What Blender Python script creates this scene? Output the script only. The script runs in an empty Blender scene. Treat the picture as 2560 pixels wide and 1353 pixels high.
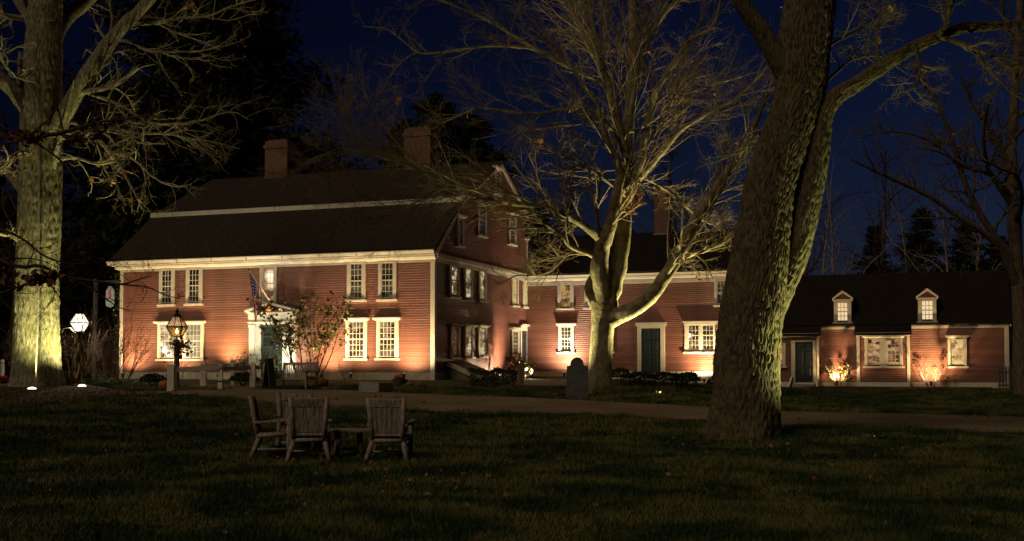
import bpy, bmesh, math, random
import numpy as np
from mathutils import Vector, Matrix
random.seed(7); rng = np.random.default_rng(11)
R = math.radians
SC = bpy.context.scene
COL = SC.collection

# ------------------------------------------------------------------ camera
W, H, F, HORIZON, PITCH, EYE = 2560, 1353, 2938.0, 926.0, R(2.0), 0.44
YC = HORIZON - F*math.tan(PITCH)
cam_d = bpy.data.cameras.new('camera'); cam = bpy.data.objects.new('camera', cam_d); COL.objects.link(cam)
cam.location = (0, 0, EYE); cam.rotation_euler = (R(90)+PITCH, 0, 0)
cam_d.sensor_width = 36; cam_d.lens = F/W*36; cam_d.shift_y = (YC-H/2)/W
cam_d.clip_start = .1; cam_d.clip_end = 2000
SC.camera = cam
# ------------------------------------------------------------------ sky (deep dusk) and faint ambient sun
SUN_EL, SUN_AZ = R(-5.0), R(215)
world = bpy.data.worlds.new('World'); SC.world = world; world.use_nodes = True
nt = world.node_tree; nt.nodes.clear()
sky = nt.nodes.new('ShaderNodeTexSky'); sky.sky_type = 'NISHITA'; sky.sun_disc = False
sky.sun_elevation = SUN_EL; sky.sun_rotation = R(40); sky.altitude = 50; sky.air_density = 1.0; sky.dust_density = .4; sky.ozone_density = 3.5
bg = nt.nodes.new('ShaderNodeBackground'); bg.inputs['Strength'].default_value = .45
wo = nt.nodes.new('ShaderNodeOutputWorld')
tc = nt.nodes.new('ShaderNodeTexCoord'); vo = nt.nodes.new('ShaderNodeTexVoronoi'); vo.inputs['Scale'].default_value = 55; nt.links.new(tc.outputs['Generated'], vo.inputs['Vector'])
mr = nt.nodes.new('ShaderNodeMapRange'); mr.inputs[1].default_value = .045; mr.inputs[2].default_value = .02; mr.inputs[3].default_value = 0; mr.inputs[4].default_value = .6; nt.links.new(vo.outputs['Distance'], mr.inputs[0])
sc_ = nt.nodes.new('ShaderNodeSeparateColor'); nt.links.new(vo.outputs['Color'], sc_.inputs[0]); gt = nt.nodes.new('ShaderNodeMath'); gt.operation = 'GREATER_THAN'; gt.inputs[1].default_value = .8; nt.links.new(sc_.outputs[0], gt.inputs[0])
mu = nt.nodes.new('ShaderNodeMath'); mu.operation = 'MULTIPLY'; nt.links.new(mr.outputs[0], mu.inputs[0]); nt.links.new(gt.outputs[0], mu.inputs[1])
ad = nt.nodes.new('ShaderNodeMixRGB'); ad.blend_type = 'ADD'; ad.inputs[2].default_value = (.6,.8,1,1); nt.links.new(mu.outputs[0], ad.inputs[0]); nt.links.new(sky.outputs[0], ad.inputs[1])   # a few stars
nt.links.new(ad.outputs[0], bg.inputs[0]); nt.links.new(bg.outputs[0], wo.inputs[0])
sd = bpy.data.lights.new('sun', 'SUN'); sd.energy = .62; sd.angle = R(25); sd.color = (1, .78, .52)
sun = bpy.data.objects.new('sun', sd); COL.objects.link(sun)
sun.rotation_euler = Vector((-.50, -.60, .66)).to_track_quat('Z', 'Y').to_euler()   # a soft town glow from behind the camera
vs = SC.view_settings; vs.view_transform = 'Standard'; vs.look = 'None'; vs.exposure = 0; vs.gamma = 1; vs.use_curve_mapping = False
cy = SC.cycles; cy.use_denoising = True; cy.max_bounces = 5; cy.diffuse_bounces = 3; cy.glossy_bounces = 2
cy.transparent_max_bounces = 6; cy.sample_clamp_indirect = 2.0; cy.caustics_reflective = False; cy.caustics_refractive = False
try: cy.denoiser = 'OPENIMAGEDENOISE'
except Exception: pass

# ------------------------------------------------------------------ pixel helpers: a pixel gives a direction only
_cp, _sp = math.cos(PITCH), math.sin(PITCH)
def ray(px, py):
    x, y = (px-W/2)/F, (YC-py)/F
    return Vector((x, _cp - y*_sp, _sp + y*_cp))
ORG = Vector((0, 0, EYE))
def atd(px, py, Y):
    d = ray(px, py); return ORG + d*(Y/d.y)
_L = np.array([(0,-1.5),(5,-1.42),(11,-1.28),(19,-1.12),(24,-.95),(30,-.74),(36,-.52),(42,-.32),(48,-.12),(53,0),(2000,0)])
_Rr = np.array([(0,-1.5),(5,-1.42),(11,-1.3),(19,-1.15),(24,-1.04),(30,-.9),(40,-.7),(50,-.5),(57,-.38),(2000,-.38)])
def ground(x, y):
    x = np.asarray(x, float); y = np.asarray(y, float)
    def prof(T): return sum(np.interp(y+o, T[:,0], T[:,1]) for o in (-2.5,-1.5,-.5,.5,1.5,2.5))/6
    t = np.clip((x-4)/9, 0, 1); t = t*t*(3-2*t)
    lump = .015*np.sin(x*.9+.7*y)*np.sin(y*.55-.4*x)*np.clip((46-y)/10, 0, 1)
    return prof(_L)*(1-t)+prof(_Rr)*t + lump
def gz(x, y): return float(ground(x, y))
def gp(px, py):
    d = ray(px, py); a, b = 4.0, 160.0
    f = lambda Y: (EYE + d.z*Y/d.y) - gz(d.x*Y/d.y, Y)
    prev = a
    for Y in np.arange(a, b, .5):
        if f(Y) < 0: break
        prev = Y
    lo, hi = prev, Y
    for _ in range(30):
        m = (lo+hi)/2
        if f(m) > 0: lo = m
        else: hi = m
    p = ORG + d*(lo/d.y); return Vector((p.x, p.y, gz(p.x, p.y)))

# ------------------------------------------------------------------ materials
MATS = {}
def mat(name, col, rough=.7, var=.15, scale=3.0, bump=0.0, bscale=30.0, stretch=(1,1,1), col2=None, metal=0, objrand=0.0, spec=.3, detail=4, emis=None, estr=0, trans=0, mode='Object'):
    m = bpy.data.materials.new(name); m.use_nodes = True; MATS[name] = m
    n, l = m.node_tree.nodes, m.node_tree.links
    b = n['Principled BSDF']; b.inputs['Roughness'].default_value = rough; b.inputs['Metallic'].default_value = metal
    b.inputs['Specular IOR Level'].default_value = spec
    tc = n.new('ShaderNodeTexCoord'); mp = n.new('ShaderNodeMapping'); mp.inputs['Scale'].default_value = stretch
    l.new(tc.outputs[mode], mp.inputs[0])
    if mode == 'World':
        pass
    ns = n.new('ShaderNodeTexNoise'); ns.inputs['Scale'].default_value = scale; ns.inputs['Detail'].default_value = detail
    l.new(mp.outputs[0], ns.inputs['Vector'])
    rp = n.new('ShaderNodeValToRGB'); l.new(ns.outputs[0], rp.inputs[0])
    c2 = col2 or tuple(c*(1-var*2) for c in col)
    rp.color_ramp.elements[0].position = .35; rp.color_ramp.elements[1].position = .65
    rp.color_ramp.elements[0].color = (*c2, 1); rp.color_ramp.elements[1].color = (*[min(1, c*(1+(var if not col2 else 0))) for c in col], 1)
    out = rp.outputs[0]
    if objrand:
        oi = n.new('ShaderNodeObjectInfo'); hs = n.new('ShaderNodeHueSaturation')
        mr = n.new('ShaderNodeMapRange'); mr.inputs[3].default_value = 1-objrand; mr.inputs[4].default_value = 1+objrand
        l.new(oi.outputs['Random'], mr.inputs[0]); l.new(mr.outputs[0], hs.inputs['Value']); l.new(out, hs.inputs['Color']); out = hs.outputs[0]
    l.new(out, b.inputs['Base Color'])
    if bump:
        n2 = n.new('ShaderNodeTexNoise'); n2.inputs['Scale'].default_value = bscale; n2.inputs['Detail'].default_value = 5
        l.new(mp.outputs[0], n2.inputs['Vector'])
        bp = n.new('ShaderNodeBump'); bp.inputs['Strength'].default_value = bump; bp.inputs['Distance'].default_value = .03
        l.new(n2.outputs[0], bp.inputs['Height']); l.new(bp.outputs[0], b.inputs['Normal'])
    if emis: b.inputs['Emission Color'].default_value = (*emis, 1); b.inputs['Emission Strength'].default_value = estr
    return m
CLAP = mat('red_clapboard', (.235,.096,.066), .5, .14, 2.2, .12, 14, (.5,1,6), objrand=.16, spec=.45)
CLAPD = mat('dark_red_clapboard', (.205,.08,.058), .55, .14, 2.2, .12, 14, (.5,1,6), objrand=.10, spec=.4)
WHITE = mat('cream_paint', (.74,.69,.56), .5, .05, 3, .05, 20, spec=.4)
OFFW = mat('weathered_white_paint', (.62,.56,.44), .6, .10, 5, .1, 25)
SHEATH = mat('wall_core', (.10,.035,.025), .8)
GRANITE = mat('granite', (.30,.28,.26), .8, .2, 14, .25, 60)
SLATE = mat('dark_slate', (.11,.105,.11), .8, .12, 5, .3, 30)
GREEND = mat('green_door_paint', (.020,.036,.022), .35, .08, 4, spec=.5)
BLACKD = mat('blue_black_door_paint', (.03,.04,.05), .3, .1, 4, spec=.5)
IRON = mat('black_iron', (.02,.02,.022), .4, .1, 10, .1, 60, metal=.6)
WOOD = mat('weathered_grey_wood', (.33,.27,.215), .8, .25, 5, .35, 30, (6,6,1), objrand=.12)
BENCHW = mat('silvered_teak', (.34,.29,.24), .75, .18, 5, .25, 30, (4,4,4), objrand=.08)
POSTW = mat('old_post_wood', (.17,.13,.09), .85, .2, 5, .3, 30, (6,6,1))
PUMP = mat('pumpkin_orange', (.42,.11,.012), .5, .12, 6, .1, 10)
STEM = mat('dry_stem', (.16,.12,.05), .8)
CORN = mat('dry_corn_leaf', (.40,.30,.15), .8, .25, 8)
BOXG = mat('box_leaf', (.035,.05,.018), .5, .3, 9, objrand=.15)
LEAFG = mat('yellow_green_leaf', (.15,.13,.03), .5, .3, 4, col2=(.075,.08,.02))
LEAFO = mat('orange_dry_leaf', (.34,.15,.04), .7, .3, 4, col2=(.20,.07,.02))
LEAFB = mat('brown_oak_leaf', (.13,.05,.02), .75, .3, 6)
FALLEN = mat('fallen_leaf', (.26,.16,.08), .6, .3, 1.3, col2=(.14,.05,.02))
FLORO = mat('orange_mum', (.40,.14,.02), .7, .3, 20, col2=(.22,.05,.015))
PINE = mat('pine_needle', (.012,.016,.008), .8, .2, 1)
TWIGB = mat('brown_twig', (.085,.05,.03), .85, .2, 6)
BARKP = mat('birch_bark', (.30,.24,.20), .8, .25, 6)
BARKD = mat('dark_bark', (.06,.045,.032), .9, .25, 5, .4, 20, (3,3,.6))

def barkmat(name, c1, c2, moss, bscale, bstr, stretch, mossamt=.5, mtop=None):
    m = bpy.data.materials.new(name); m.use_nodes = True
    n, l = m.node_tree.nodes, m.node_tree.links; b = n['Principled BSDF']; b.inputs['Roughness'].default_value = .85; b.inputs['Specular IOR Level'].default_value = .2
    tc = n.new('ShaderNodeTexCoord'); mp = n.new('ShaderNodeMapping'); mp.inputs['Scale'].default_value = stretch; l.new(tc.outputs['Object'], mp.inputs[0])
    a = n.new('ShaderNodeTexNoise'); a.inputs['Scale'].default_value = bscale; a.inputs['Detail'].default_value = 6; a.inputs['Roughness'].default_value = .65; l.new(mp.outputs[0], a.inputs['Vector'])
    r = n.new('ShaderNodeValToRGB'); l.new(a.outputs[0], r.inputs[0]); r.color_ramp.elements[0].position = .38; r.color_ramp.elements[1].position = .62
    r.color_ramp.elements[0].color = (*c2, 1); r.color_ramp.elements[1].color = (*c1, 1)
    ms = n.new('ShaderNodeTexNoise'); ms.inputs['Scale'].default_value = 1.6; ms.inputs['Detail'].default_value = 6; ms.inputs['Roughness'].default_value = .7; l.new(tc.outputs['Object'], ms.inputs['Vector'])
    r2 = n.new('ShaderNodeValToRGB'); l.new(ms.outputs[0], r2.inputs[0]); r2.color_ramp.elements[0].position = .62-mossamt*.3; r2.color_ramp.elements[1].position = .75-mossamt*.2
    mx = n.new('ShaderNodeMixRGB'); l.new(r2.outputs[0], mx.inputs[0]); l.new(r.outputs[0], mx.inputs[1]); mx.inputs[2].default_value = (*moss, 1)
    l.new(mx.outputs[0], b.inputs['Base Color'])
    bp = n.new('ShaderNodeBump'); bp.inputs['Strength'].default_value = bstr; bp.inputs['Distance'].default_value = .05; l.new(a.outputs[0], bp.inputs['Height']); l.new(bp.outputs[0], b.inputs['Normal'])
    return m
BARK_OAK = barkmat('pale_oak_bark', (.33,.29,.20), (.09,.075,.05), (.12,.115,.055), 6, 1.0, (2.2,2.2,.7), .5)
BARK_MAPLE = barkmat('smooth_grey_bark', (.28,.235,.15), (.13,.105,.065), (.065,.06,.02), 3.5, .8, (1.5,1.5,1.2), .42)
BARK_BIG = barkmat('furrowed_bark', (.165,.125,.078), (.05,.037,.025), (.15,.14,.055), 9, 1.0, (2,2,.6), .42)

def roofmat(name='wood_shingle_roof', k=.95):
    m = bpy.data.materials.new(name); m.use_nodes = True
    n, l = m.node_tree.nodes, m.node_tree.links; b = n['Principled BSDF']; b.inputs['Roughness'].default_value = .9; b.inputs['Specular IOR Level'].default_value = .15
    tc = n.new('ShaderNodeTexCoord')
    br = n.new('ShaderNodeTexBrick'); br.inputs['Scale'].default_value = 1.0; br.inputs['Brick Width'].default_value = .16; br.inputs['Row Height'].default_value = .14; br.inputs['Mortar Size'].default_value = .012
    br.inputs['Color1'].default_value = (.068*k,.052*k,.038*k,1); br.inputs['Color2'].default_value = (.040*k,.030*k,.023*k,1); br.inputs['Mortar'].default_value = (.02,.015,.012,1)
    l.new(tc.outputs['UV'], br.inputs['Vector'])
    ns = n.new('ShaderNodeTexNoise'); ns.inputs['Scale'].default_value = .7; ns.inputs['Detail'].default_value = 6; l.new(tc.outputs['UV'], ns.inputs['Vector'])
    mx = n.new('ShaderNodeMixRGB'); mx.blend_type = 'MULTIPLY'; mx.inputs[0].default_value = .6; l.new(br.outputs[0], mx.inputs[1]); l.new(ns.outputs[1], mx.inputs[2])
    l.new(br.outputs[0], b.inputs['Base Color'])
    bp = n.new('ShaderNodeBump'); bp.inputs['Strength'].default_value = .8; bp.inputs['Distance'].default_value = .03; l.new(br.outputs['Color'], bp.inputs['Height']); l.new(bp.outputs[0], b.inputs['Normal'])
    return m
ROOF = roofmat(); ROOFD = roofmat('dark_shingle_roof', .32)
def brickmat():
    m = bpy.data.materials.new('chimney_brick'); m.use_nodes = True
    n, l = m.node_tree.nodes, m.node_tree.links; b = n['Principled BSDF']; b.inputs['Roughness'].default_value = .9
    tc = n.new('ShaderNodeTexCoord'); br = n.new('ShaderNodeTexBrick'); br.inputs['Scale'].default_value = 1
    br.inputs['Brick Width'].default_value = .22; br.inputs['Row Height'].default_value = .085; br.inputs['Mortar Size'].default_value = .012
    br.inputs['Color1'].default_value = (.22,.085,.045,1); br.inputs['Color2'].default_value = (.15,.055,.032,1); br.inputs['Mortar'].default_value = (.18,.15,.12,1)
    l.new(tc.outputs['UV'], br.inputs['Vector']); l.new(br.outputs[0], b.inputs['Base Color']); return m
BRICK = brickmat()

def groundmat(name, c1, c2, c3, s1, s2, bump, rough=.95):
    m = bpy.data.materials.new(name); m.use_nodes = True
    n, l = m.node_tree.nodes, m.node_tree.links; b = n['Principled BSDF']; b.inputs['Roughness'].default_value = rough; b.inputs['Specular IOR Level'].default_value = .1
    tc = n.new('ShaderNodeTexCoord')
    a = n.new('ShaderNodeTexNoise'); a.inputs['Scale'].default_value = s1; a.inputs['Detail'].default_value = 5; l.new(tc.outputs['Object'], a.inputs['Vector'])
    c = n.new('ShaderNodeTexNoise'); c.inputs['Scale'].default_value = s2; c.inputs['Detail'].default_value = 6; l.new(tc.outputs['Object'], c.inputs['Vector'])
    r = n.new('ShaderNodeValToRGB'); l.new(a.outputs[0], r.inputs[0]); r.color_ramp.elements[0].position = .38; r.color_ramp.elements[1].position = .62
    r.color_ramp.elements[0].color = (*c1, 1); r.color_ramp.elements[1].color = (*c2, 1)
    mx = n.new('ShaderNodeMixRGB'); l.new(r.outputs[0], mx.inputs[1]); mx.inputs[2].default_value = (*c3, 1)
    r2 = n.new('ShaderNodeValToRGB'); l.new(c.outputs[0], r2.inputs[0]); r2.color_ramp.elements[0].position = .45; r2.color_ramp.elements[1].position = .7; l.new(r2.outputs[0], mx.inputs[0])
    l.new(mx.outputs[0], b.inputs['Base Color'])
    bp = n.new('ShaderNodeBump'); bp.inputs['Strength'].default_value = bump; bp.inputs['Distance'].default_value = .04; l.new(c.outputs[0], bp.inputs['Height']); l.new(bp.outputs[0], b.inputs['Normal'])
    return m
LAWN = groundmat('lawn_soil', (.030,.036,.012), (.048,.050,.018), (.06,.05,.025), .5, 9, .6)
GRAVEL = groundmat('gravel', (.20,.15,.095), (.29,.225,.15), (.12,.088,.055), .5, 14, .8)
MULCH = groundmat('mulch', (.030,.020,.011), (.055,.034,.017), (.10,.05,.02), 3, 18, 1.0)
PATHM = groundmat('old_brick_path', (.20,.14,.10), (.26,.19,.14), (.13,.09,.07), 3, 16, .4)
def grassmat():
    m = bpy.data.materials.new('grass_blades'); m.use_nodes = True
    n, l = m.node_tree.nodes, m.node_tree.links; b = n['Principled BSDF']; b.inputs['Roughness'].default_value = .6; b.inputs['Specular IOR Level'].default_value = .25
    tc = n.new('ShaderNodeTexCoord')
    a = n.new('ShaderNodeTexNoise'); a.inputs['Scale'].default_value = .8; a.inputs['Detail'].default_value = 5; a.inputs['Roughness'].default_value = .6; l.new(tc.outputs['Object'], a.inputs['Vector'])
    r = n.new('ShaderNodeValToRGB'); l.new(a.outputs[0], r.inputs[0]); e = r.color_ramp.elements
    e[0].position = .43; e[0].color = (.018,.042,.011,1); e[1].position = .58; e[1].color = (.135,.138,.042,1)
    x = e.new(.5); x.color = (.070,.085,.023,1)
    l.new(r.outputs[0], b.inputs['Base Color']); return m
GRASS = grassmat()

def winmat(name, cols, strength, scale=2.6, seed=0, dark=.4, glow_spots=(), stretch=(1,1,1.3), contrast=.12):
    """what shows through a lit pane: blocky warm interior seen through old glass; lamps are bulbs inside"""
    m = bpy.data.materials.new(name); m.use_nodes = True
    n, l = m.node_tree.nodes, m.node_tree.links; b = n['Principled BSDF']
    b.inputs['Base Color'].default_value = (.015,.013,.012,1); b.inputs['Roughness'].default_value = .12; b.inputs['Specular IOR Level'].default_value = .5
    g = n.new('ShaderNodeNewGeometry'); mp = n.new('ShaderNodeMapping'); mp.inputs['Location'].default_value = (seed*3.7, seed*1.3, seed*2.1); mp.inputs['Scale'].default_value = stretch
    l.new(g.outputs['Position'], mp.inputs[0])
    v = n.new('ShaderNodeTexVoronoi'); v.distance = 'CHEBYCHEV'; v.inputs['Scale'].default_value = scale; l.new(mp.outputs[0], v.inputs['Vector'])
    ns = n.new('ShaderNodeTexNoise'); ns.inputs['Scale'].default_value = scale*1.1; ns.inputs['Detail'].default_value = 4; l.new(mp.outputs[0], ns.inputs['Vector'])
    sp = n.new('ShaderNodeSeparateColor'); l.new(v.outputs['Color'], sp.inputs[0])
    ad = n.new('ShaderNodeMath'); ad.operation = 'ADD'; l.new(sp.outputs[0], ad.inputs[0]); l.new(ns.outputs[0], ad.inputs[1])
    ml = n.new('ShaderNodeMath'); ml.operation = 'MULTIPLY'; ml.inputs[1].default_value = .5; l.new(ad.outputs[0], ml.inputs[0])
    r = n.new('ShaderNodeValToRGB'); l.new(ml.outputs[0], r.inputs[0]); e = r.color_ramp.elements
    e[0].position = dark-contrast; e[0].color = (*cols[0], 1); e[1].position = dark+contrast*2; e[1].color = (*cols[-1], 1)
    if len(cols) == 3: x = e.new(dark+contrast*.5); x.color = (*cols[1], 1)
    out = r.outputs[0]
    for (p, rad, c, s) in glow_spots:
        sb = n.new('ShaderNodeVectorMath'); sb.operation = 'DISTANCE'; l.new(g.outputs['Position'], sb.inputs[0]); sb.inputs[1].default_value = p
        mr = n.new('ShaderNodeMapRange'); mr.interpolation_type = 'SMOOTHSTEP'; mr.inputs[1].default_value = rad; mr.inputs[2].default_value = rad*.2; mr.inputs[3].default_value = 0; mr.inputs[4].default_value = s
        l.new(sb.outputs['Value'], mr.inputs[0])
        mx = n.new('ShaderNodeMixRGB'); mx.blend_type = 'ADD'; mx.inputs[0].default_value = 1
        vm = n.new('ShaderNodeVectorMath'); vm.operation = 'SCALE'; vm.inputs[0].default_value = c; l.new(mr.outputs[0], vm.inputs['Scale'])
        l.new(out, mx.inputs[1]); l.new(vm.outputs[0], mx.inputs[2]); out = mx.outputs[0]
    l.new(out, b.inputs['Emission Color']); b.inputs['Emission Strength'].default_value = strength
    return m

# ------------------------------------------------------------------ mesh helpers
class MB:
    def __init__(s): s.v = []; s.f = []; s.uv = []
    def quadf(s, *ids): s.f.append(ids)
    def hexa(s, p):      # 8 points: bottom 4 ccw, top 4 ccw
        o = len(s.v); s.v += [tuple(q) for q in p]
        for f in ((3,2,1,0),(4,5,6,7),(0,1,5,4),(1,2,6,5),(2,3,7,6),(3,0,4,7)): s.f.append(tuple(o+i for i in f))
        return s
    def box(s, x0, x1, y0, y1, z0, z1):
        x0, x1 = sorted((x0,x1)); y0, y1 = sorted((y0,y1)); z0, z1 = sorted((z0,z1))
        return s.hexa([(x0,y0,z0),(x1,y0,z0),(x1,y1,z0),(x0,y1,z0),(x0,y0,z1),(x1,y0,z1),(x1,y1,z1),(x0,y1,z1)])
    def prism(s, poly, axis, a, b):   # polygon (2d) extruded; axis 'x': poly=(y,z); 'y': poly=(x,z); 'z': poly=(x,y)
        o = len(s.v); n = len(poly)
        mk = {'x': lambda p, t: (t, p[0], p[1]), 'y': lambda p, t: (p[0], t, p[1]), 'z': lambda p, t: (p[0], p[1], t)}[axis]
        for t in (a, b): s.v += [mk(p, t) for p in poly]
        s.f.append(tuple(o+i for i in range(n))[::-1]); s.f.append(tuple(o+n+i for i in range(n)))
        for i in range(n): j = (i+1) % n; s.f.append((o+i, o+j, o+n+j, o+n+i))
        return s
    def bar(s, a, b, w, h, up=(0,0,1), w2=None, h2=None):
        a, b = Vector(a), Vector(b); d = (b-a).normalized(); up = Vector(up)
        if abs(d.dot(up)) > .98: up = Vector((0,1,0))
        sx = d.cross(up).normalized(); sz = sx.cross(d).normalized(); w2 = w2 or w; h2 = h2 or h
        p = []
        for q, ww, hh in ((a, w, h), (b, w2, h2)):
            p += [q - sx*ww/2 - sz*hh/2, q + sx*ww/2 - sz*hh/2, q + sx*ww/2 + sz*hh/2, q - sx*ww/2 + sz*hh/2]
        return s.hexa(p)
    def tube(s, pts, radii, k=8, cap=True):
        pts = [Vector(p) for p in pts]; o = len(s.v); n = len(pts)
        t0 = (pts[1]-pts[0]).normalized(); ref = Vector((0,0,1)) if abs(t0.z) < .9 else Vector((1,0,0))
        nx = t0.cross(ref).normalized()
        for i in range(n):
            t = (pts[min(i+1,n-1)]-pts[max(i-1,0)]).normalized(); nx = (nx - t*nx.dot(t)).normalized(); ny = t.cross(nx)
            for j in range(k):
                a = 2*math.pi*j/k; s.v.append(tuple(pts[i] + (nx*math.cos(a)+ny*math.sin(a))*radii[i]))
        for i in range(n-1):
            for j in range(k): s.f.append((o+i*k+j, o+i*k+(j+1)%k, o+(i+1)*k+(j+1)%k, o+(i+1)*k+j))
        if cap: s.f.append(tuple(o+j for j in range(k))[::-1]); s.f.append(tuple(o+(n-1)*k+j for j in range(k)))
        return s
    def lathe(s, prof, k=12, c=(0,0,0)):
        o = len(s.v); n = len(prof)
        for r, z in prof:
            for j in range(k): a = 2*math.pi*j/k; s.v.append((c[0]+r*math.cos(a), c[1]+r*math.sin(a), c[2]+z))
        for i in range(n-1):
            for j in range(k): s.f.append((o+i*k+j, o+i*k+(j+1)%k, o+(i+1)*k+(j+1)%k, o+(i+1)*k+j))
        s.f.append(tuple(o+j for j in range(k))[::-1]); s.f.append(tuple(o+(n-1)*k+j for j in range(k)))
        return s
    def mesh(s, name, m, smooth=False):
        me = bpy.data.meshes.new(name); me.from_pydata(s.v, [], s.f); me.materials.append(m)
        if smooth: me.polygons.foreach_set('use_smooth', [True]*len(me.polygons))
        me.update(); return me
    def build(s, name, m, parent=None, smooth=False, bevel=0):
        o = bpy.data.objects.new(name, s.mesh(name, m, smooth)); COL.objects.link(o)
        if parent is not None: o.parent = parent
        if bevel:
            bv = o.modifiers.new('bevel', 'BEVEL'); bv.width = bevel; bv.segments = 2; bv.limit_method = 'ANGLE'
        return o
def tag(o, label=None, cat=None, group=None, kind=None):
    if label: o['label'] = label
    if cat: o['category'] = cat
    if group: o['group'] = group
    if kind: o['kind'] = kind
    return o
def empty(name, loc, rz=0, label=None, cat=None, group=None):
    o = bpy.data.objects.new(name, None); COL.objects.link(o); o.location = loc; o.rotation_euler = (0,0,rz); o.empty_display_size = .2
    return tag(o, label, cat, group)
def link(name, me, parent, loc=(0,0,0), rz=0):
    o = bpy.data.objects.new(name, me); COL.objects.link(o); o.parent = parent; o.location = loc; o.rotation_euler = (0,0,rz); return o
def copy_tree(o, parent=None):
    c = o.copy(); COL.objects.link(c)
    if parent is not None: c.parent = parent
    for ch in [q for q in bpy.data.objects if q.parent is o]: copy_tree(ch, c)
    return c
def np_mesh(name, V, Fq, m, smooth=False, n=None):
    """V (N,3), Fq (M,k) -> mesh, fast"""
    V = np.asarray(V, np.float32); Fq = np.asarray(Fq, np.int32); k = Fq.shape[1]
    me = bpy.data.meshes.new(name); me.vertices.add(len(V)); me.vertices.foreach_set('co', V.ravel())
    me.loops.add(Fq.size); me.loops.foreach_set('vertex_index', Fq.ravel())
    me.polygons.add(len(Fq)); me.polygons.foreach_set('loop_start', np.arange(0, Fq.size, k, dtype=np.int32))
    try: me.polygons.foreach_set('loop_total', np.full(len(Fq), k, np.int32))
    except Exception: pass
    if smooth: me.polygons.foreach_set('use_smooth', np.ones(len(Fq), bool))
    me.materials.append(m); me.update(calc_edges=True); me.validate(); return me
def np_obj(name, V, Fq, m, parent=None, smooth=False):
    o = bpy.data.objects.new(name, np_mesh(name, V, Fq, m, smooth)); COL.objects.link(o)
    if parent is not None: o.parent = parent
    return o
def leaf_geo(centers, size, aspect=1.6, jitter=.4, updir=0.0):
    """one folded leaf (two triangles as a quad) per centre"""
    C = np.asarray(centers, float); n = len(C)
    a = rng.normal(size=(n,3)); a[:,2] += updir; a /= np.linalg.norm(a,axis=1)[:,None]
    b = rng.normal(size=(n,3)); b -= a*(a*b).sum(1)[:,None]; b /= np.linalg.norm(b,axis=1)[:,None]
    c = np.cross(a,b); s = size*(1+jitter*(rng.random(n)-.5)*2)
    s = s[:,None]
    P = np.stack([C - a*s*aspect/2, C + b*s*.5 + c*s*.12, C + a*s*aspect/2, C - b*s*.5 + c*s*.12], 1).reshape(-1,3)
    return P, np.arange(4*n).reshape(-1,4)
def quad_uv(me, uvs):
    ul = me.uv_layers.new(name='UVMap'); ul.data.foreach_set('uv', np.asarray(uvs, np.float32).ravel())

# ------------------------------------------------------------------ the ground
def ground_sheet():
    xs = np.concatenate([[-900,-400,-200,-120,-80,-60,-45,-38], np.arange(-32, 40.1, .8), [48,60,80,120,200,400,900]])
    ys = np.concatenate([[-60,-20,-5,2], np.arange(6, 70.1, .7), [75,82,92,110,140,200,300,600,1500]])
    X, Y = np.meshgrid(xs, ys); Z = ground(X, Y); nx, ny = len(xs), len(ys)
    i = np.arange((ny-1)*(nx-1)); r, c = i//(nx-1), i % (nx-1); a = r*nx+c
    o = np_obj('lawn', np.stack([X,Y,Z],-1).reshape(-1,3), np.stack([a,a+1,a+nx+1,a+nx],1), LAWN, smooth=True)
    tag(o, 'dark green lawn sloping up to the red inn', None, kind='structure')
ground_sheet()
def strip(name, far, near, m, lift, label, n=60, rows=8):
    fx = np.array(far, float); nx_ = np.array(near, float)
    def samp(T, t):
        L = np.concatenate([[0], np.cumsum(np.hypot(*np.diff(T,axis=0).T))]); L /= L[-1]
        return np.interp(t, L, T[:,0]), np.interp(t, L, T[:,1])
    P = []
    for i in range(n+1):
        t = i/n; a = gp(*samp(fx, t)); b = gp(*samp(nx_, t))
        for j in range(rows+1):
            s = j/rows; w = .12*math.sin(i*1.9)*.5
            p = a.lerp(b, s); P.append((p.x, p.y, gz(p.x,p.y)+lift*(1 if 0 < j < rows else .35)))
    Fq = [(i*(rows+1)+j, (i+1)*(rows+1)+j, (i+1)*(rows+1)+j+1, i*(rows+1)+j+1) for i in range(n) for j in range(rows)]
    o = np_obj(name, P, Fq, m, smooth=True); tag(o, label, kind='structure'); return o
DRIVE_FAR = [(330,981),(520,977),(700,974),(860,976),(1000,983),(1280,993),(1500,1004),(1770,1018),(1955,1029),(2300,1036),(2640,1046)]
DRIVE_NEAR = [(330,984),(480,989),(640,1008),(860,1020),(1100,1030),(1280,1034),(1500,1040),(1770,1052),(1955,1066),(2300,1076),(2640,1086)]
strip('gravel_drive', DRIVE_FAR, DRIVE_NEAR, GRAVEL, .03, 'pale gravel drive crossing in front of the inn', 90)
strip('brick_path', [(1300,951),(1360,949),(1420,949)], [(1240,972),(1340,975),(1440,974)], PATHM, .03, 'worn brick path beside the slate marker', 14)
strip('terrace', [(430,966),(560,962),(700,963)], [(430,980),(560,977),(700,973)], PATHM, .05, 'brick apron behind the white gate bar', 20)
strip('mulch_bed', [(-40,958),(80,958),(200,960),(345,984)], [(-40,1022),(80,1014),(200,1004),(350,991)], MULCH, .05, 'brown leaf strewn mulch bed round the pale oak', 30)
strip('planting_bed', [(2020,966),(2300,964),(2480,967)], [(2020,978),(2300,979),(2480,980)], MULCH, .04, 'leaf strewn planting bed along the low wing', 40)

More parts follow.
